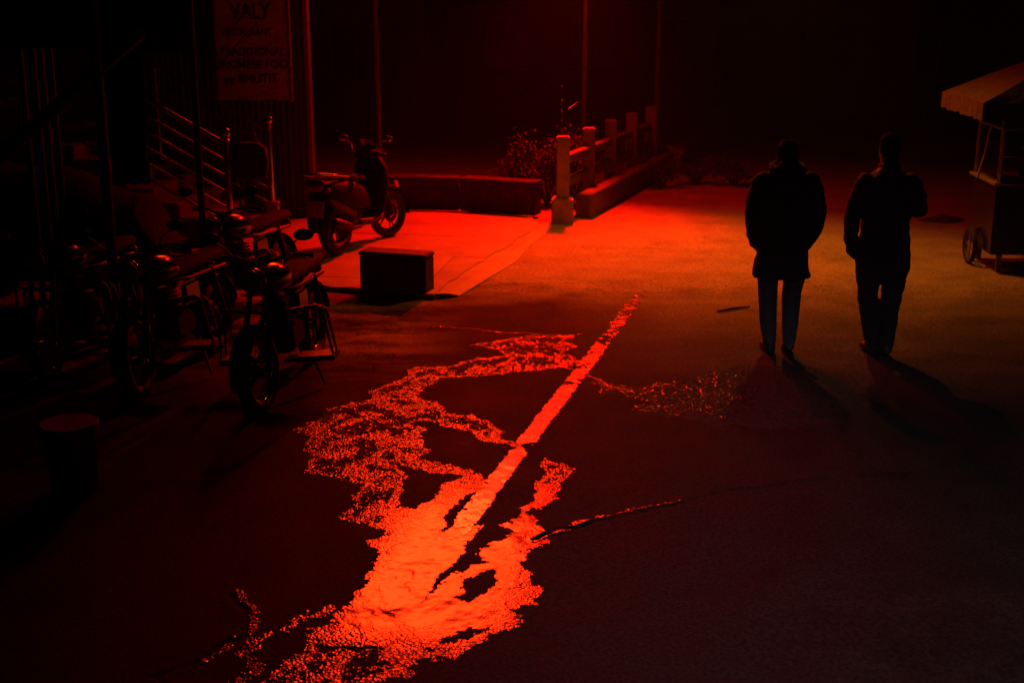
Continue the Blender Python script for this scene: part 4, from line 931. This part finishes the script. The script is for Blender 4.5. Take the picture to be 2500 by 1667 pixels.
# first walker: hooded short coat, hands in the pockets, pale trousers
pA = G(1930, 858)
A_ = empty('person', (pA.x - .115, pA.y, .0), R(-2)); tag(A_, 'person in a short dark coat and pale trousers walking away, hands in pockets', 'person')
b = MB()
limb(b, [(-.095, 0, .95, .098), (-.105, .02, .72, .095), (-.095, .03, .50, .080), (-.085, .005, .28, .072), (-.07, -.03, .10, .058)])
limb(b, [(.10, 0, .95, .10), (.125, .02, .72, .098), (.105, .06, .49, .080), (.09, -.03, .28, .070), (.072, -.13, .14, .056)])
b.loft([(0, 0, .86, .16, .11), (0, 0, .95, .175, .12), (0, 0, 1.1, .17, .12), (0, 0, 1.35, .18, .12), (0, 0, 1.48, .13, .09), (0, .0, 1.54, .06, .06)], 20, 2.3)
limb(b, [(0, .01, 1.48, .058), (0, .02, 1.60, .054)])
shoe(b, -.07, 0, 0, R(4)); shoe(b, .075, -.10, .03, R(-4), R(-18))
head(b, (0, .045, 1.60), 0, R(-12))
pickA = lambda c: 2 if c.z < .105 else (0 if c.z < 1.2 else 1)
remesh(b, 'body', [M['denim'], M['skin'], M['shoe']], A_, .011, pickA)
j = MB()
j.loft([(0.0, 0, .635, .235, .155), (0, 0, .66, .238, .158), (-.01, 0, .76, .212, .145), (-.01, 0, .86, .192, .14), (-.01, 0, .98, .185, .14), (-.01, -.01, 1.12, .20, .145), (-.01, -.015, 1.28, .215, .145), (-.01, -.01, 1.40, .215, .13), (-.01, 0, 1.47, .165, .11), (-.005, .01, 1.52, .09, .085), (0, .01, 1.545, .075, .075)], 28, 2.4)
for s_ in (-1, 1):
    limb(j, [(s_ * .19, 0, 1.415, .083), (s_ * .24, -.03, 1.29, .076), (s_ * .258, -.06, 1.16, .070), (s_ * .248, -.01, 1.03, .062), (s_ * .205, .06, .91, .055), (s_ * .17, .09, .86, .05)])
j.tube([(.115 * math.cos(t), -.02 + .10 * math.sin(t), 1.525 + .018 * math.sin(t)) for t in [2 * math.pi * k / 20 for k in range(21)]], .036, 10)
j.loft([(0, -.11, 1.38, .05, .03), (0, -.125, 1.44, .10, .045), (0, -.11, 1.52, .11, .055), (0, -.085, 1.58, .085, .045)], 16)
folds(remesh(j, 'coat', [M['cloth1']], A_, .012, smooth_it=3), .011, 2)
hr = MB(); hr.loft([(0, -.045, -.135, .055, .045), (0, -.045, -.075, .064, .06), (0, -.03, -.03, .08, .085), (0, -.02, .03, .088, .098), (0, -.015, .08, .078, .092), (0, -.005, .115, .05, .065), (0, 0, .128, .015, .02)], 22)
hr.xf(Matrix.Translation((0, .04, 1.61)) @ Matrix.Rotation(R(-12), 4, 'X')); messy(remesh(hr, 'hair', [M['hair']], A_, .008, smooth_it=2), 3)
# second walker: black jacket, one hand in the pocket, the other raised to the chest
pB = G(2172, 862)
B2 = empty('person', (pB.x - .12, pB.y, 0), R(3)); tag(B2, 'person in a black jacket and dark trousers walking away, right elbow raised', 'person')
b = MB()
limb(b, [(-.10, 0, .96, .11), (-.09, .03, .75, .122), (-.085, .05, .50, .084), (-.06, .02, .28, .075), (-.03, -.01, .09, .064)])
limb(b, [(.10, 0, .96, .112), (.11, .02, .75, .128), (.115, .04, .52, .09), (.075, -.03, .29, .075), (.05, -.11, .12, .062)])
b.loft([(0.01, 0, .84, .175, .12), (.01, 0, .95, .19, .125), (0, 0, 1.1, .17, .12), (0, 0, 1.35, .18, .12), (0, 0, 1.48, .13, .09), (0, 0, 1.55, .06, .06)], 20, 2.3)
limb(b, [(0, .01, 1.50, .058), (0, .02, 1.64, .055)])
shoe(b, -.03, .03, 0, R(3)); shoe(b, .052, -.085, .02, R(-6), R(-12))
head(b, (.0, .04, 1.665), R(6), R(-6))
pickB = lambda c: 2 if c.z < .105 else (0 if c.z < 1.2 else 1)
push(remesh(b, 'body', [M['trous'], M['skin'], M['shoe']], B2, .011, pickB), lambda c: .010 * nz.noise(Vector((c.x * 8, c.y * 8, c.z * 16))) if .1 < c.z < 1.0 else 0)
j = MB()
j.loft([(0.015, 0, .80, .20, .14), (.015, 0, .83, .205, .145), (.0, 0, .97, .19, .14), (0, 0, 1.10, .195, .14), (-.005, -.01, 1.25, .215, .145), (-.01, -.01, 1.38, .215, .135), (-.005, 0, 1.46, .165, .11), (0, .01, 1.52, .09, .085), (0, .012, 1.565, .072, .074)], 28, 2.4)
limb(j, [(-.19, 0, 1.415, .075), (-.262, -.02, 1.26, .068), (-.288, -.04, 1.12, .064), (-.275, 0, .99, .058), (-.235, .05, .87, .052), (-.20, .07, .82, .048)])
limb(j, [(.18, 0, 1.415, .078), (.235, -.02, 1.30, .073), (.275, .01, 1.185, .068), (.235, .13, 1.18, .058), (.13, .22, 1.24, .046), (.09, .245, 1.265, .042)])
folds(remesh(j, 'jacket', [M['cloth2']], B2, .012, smooth_it=3), .010, 5)
hm = hand_mesh(Matrix.Translation((.06, .25, 1.285)) @ Matrix.Rotation(R(70), 4, 'Y') @ Matrix.Rotation(R(160), 4, 'Z'), 1, .8)
remesh(hm, 'hand', [M['skin']], B2, .005, smooth_it=2)
hr = MB(); hr.loft([(0, -.045, -.125, .052, .042), (0, -.045, -.06, .062, .055), (0, -.03, -.02, .078, .082), (0, -.018, .03, .084, .096), (0, -.012, .08, .074, .09), (0, -.002, .115, .048, .062), (0, 0, .127, .015, .02)], 22)
hr.xf(Matrix.Translation((.0, .035, 1.675)) @ Matrix.Rotation(R(-6), 4, 'X')); messy(remesh(hr, 'hair', [M['hair']], B2, .008, smooth_it=2), 4)

# ------------------------------------------------------------ shrubs behind the low wall and weeds by the road
def shrub(name, loc, rx, ry, rz, n, leaf, label, seed, cat='shrub'):
    rng = random.Random(seed); t = empty(name, loc); tag(t, label, cat); lv = MB(); stm = MB()
    tips = []
    for i in range(16):
        a = rng.uniform(0, 2 * math.pi); q = rng.random() ** .5; tip = Vector((rx * q * math.cos(a), ry * q * math.sin(a), rz * rng.uniform(.45, 1)))
        mid = tip * .5 + Vector((rng.uniform(-.05, .05), 0, .06)); stm.tube([(0, 0, 0), mid, tip], [.012, .008, .003], 5); tips.append((mid, tip))
    for i in range(n):
        m_, tp = rng.choice(tips); p = m_.lerp(tp, rng.random()) + Vector((rng.gauss(0, rx * .13), rng.gauss(0, ry * .13), rng.gauss(0, rz * .10)))
        if p.z < .01: p.z = .02
        s = leaf * rng.uniform(.6, 1.4); Rm = Matrix.Rotation(rng.uniform(0, 6.28), 3, 'Z') @ Matrix.Rotation(rng.uniform(-1, 1), 3, 'X')
        lv.add([p + Rm @ Vector(q_) for q_ in ((0, 0, 0), (s * .35, s * .5, .1 * s), (0, s, 0), (-s * .35, s * .5, .1 * s))], [(0, 1, 2, 3)])
    stm.build('stems', M['twig'], t, smooth=True); lv.build('foliage', M['leaf'], t); return t
wy_ = wp[2].y + .75
shrub('shrub', Vector((AT(1335, 430, wy_).x, wy_, 0)), .55, .35, .95, 3600, .045, 'dry leafy shrub behind the nearest bridge post', 11)
shrub('shrub', Vector((AT(1265, 430, wy_ + .2).x, wy_ + .2, 0)), .35, .3, .62, 1500, .04, 'low dry shrub rising behind the end of the low wall', 12)
shrub('shrub', AT(1420, 450, 17.6) * 1.0 - Vector((.15, 0, AT(1420, 450, 17.6).z)), .35, .4, .75, 900, .045, 'dry shrub seen through the bridge railing', 13)
for i, (u, v, rx, h_, lb) in enumerate(((1700, 452, .5, .45, 'low weeds beside the broken concrete piece'), (1790, 455, .45, .38, 'low weeds left of the walking person in the short coat'), (1610, 460, .4, .4, 'low weeds at the far end of the bridge kerb'))):
    p = G(u, v); shrub('weeds', p, rx, .3, h_, 500, .05, lb, 20 + i, 'weeds')

# ------------------------------------------------------------ unlit houses closing the street
def house(x0, x1, y, h_, label, cols, rows, dep=7):
    t = empty('house', ((x0 + x1) / 2, y, 0)); tag(t, label, 'building'); w = x1 - x0
    MB().box((0, dep / 2, h_ / 2 - .03), (w, dep, h_ + .06)).build('wall', M['wall_far'], t)
    MB().box((0, dep / 2, h_ + .09), (w + .5, dep + .5, .16)).build('roof', M['conc_k'], t, bevel=.02)
    for i in range(cols):
        for k_ in range(rows):
            x = -w / 2 + w * (i + .5) / cols; z = 1.6 + k_ * 2.9
            f = MB().box((x, -.02, z), (1.1, .08, 1.3)).build('window', M['dsteel'], t, bevel=.01)
            for q in (-.27, .27): MB().box((x + q, -.065, z), (.46, .02, 1.14)).build('pane', M['pane'], f)
    return t
house(-13, -1.8, 27, 7, 'dark house with two rows of windows behind the left end of the low wall', 4, 2)
house(-1.2, 5.2, 33, 8, 'dark tall house in the middle at the far end of the street', 3, 2)
house(6, 16, 30, 6.5, 'dark house behind the food cart at the right', 4, 2)

# ------------------------------------------------------------ damp night air
if HAZE_DENSITY:
  hz_ = MB().box((0, 15, 3.7), (64, 56, 9.6)).build('haze', None); tag(hz_, kind='stuff')
  hm_ = bpy.data.materials.new('night_haze'); hm_.use_nodes = True; nt = hm_.node_tree; nt.nodes.remove(nt.nodes['Principled BSDF'])
  pv = nt.nodes.new('ShaderNodeVolumePrincipled'); pv.inputs['Density'].default_value = HAZE_DENSITY; pv.inputs['Color'].default_value = (.8, .8, .8, 1)
  nt.links.new(pv.outputs[0], nt.nodes['Material Output'].inputs['Volume']); hz_.data.materials.append(hm_)
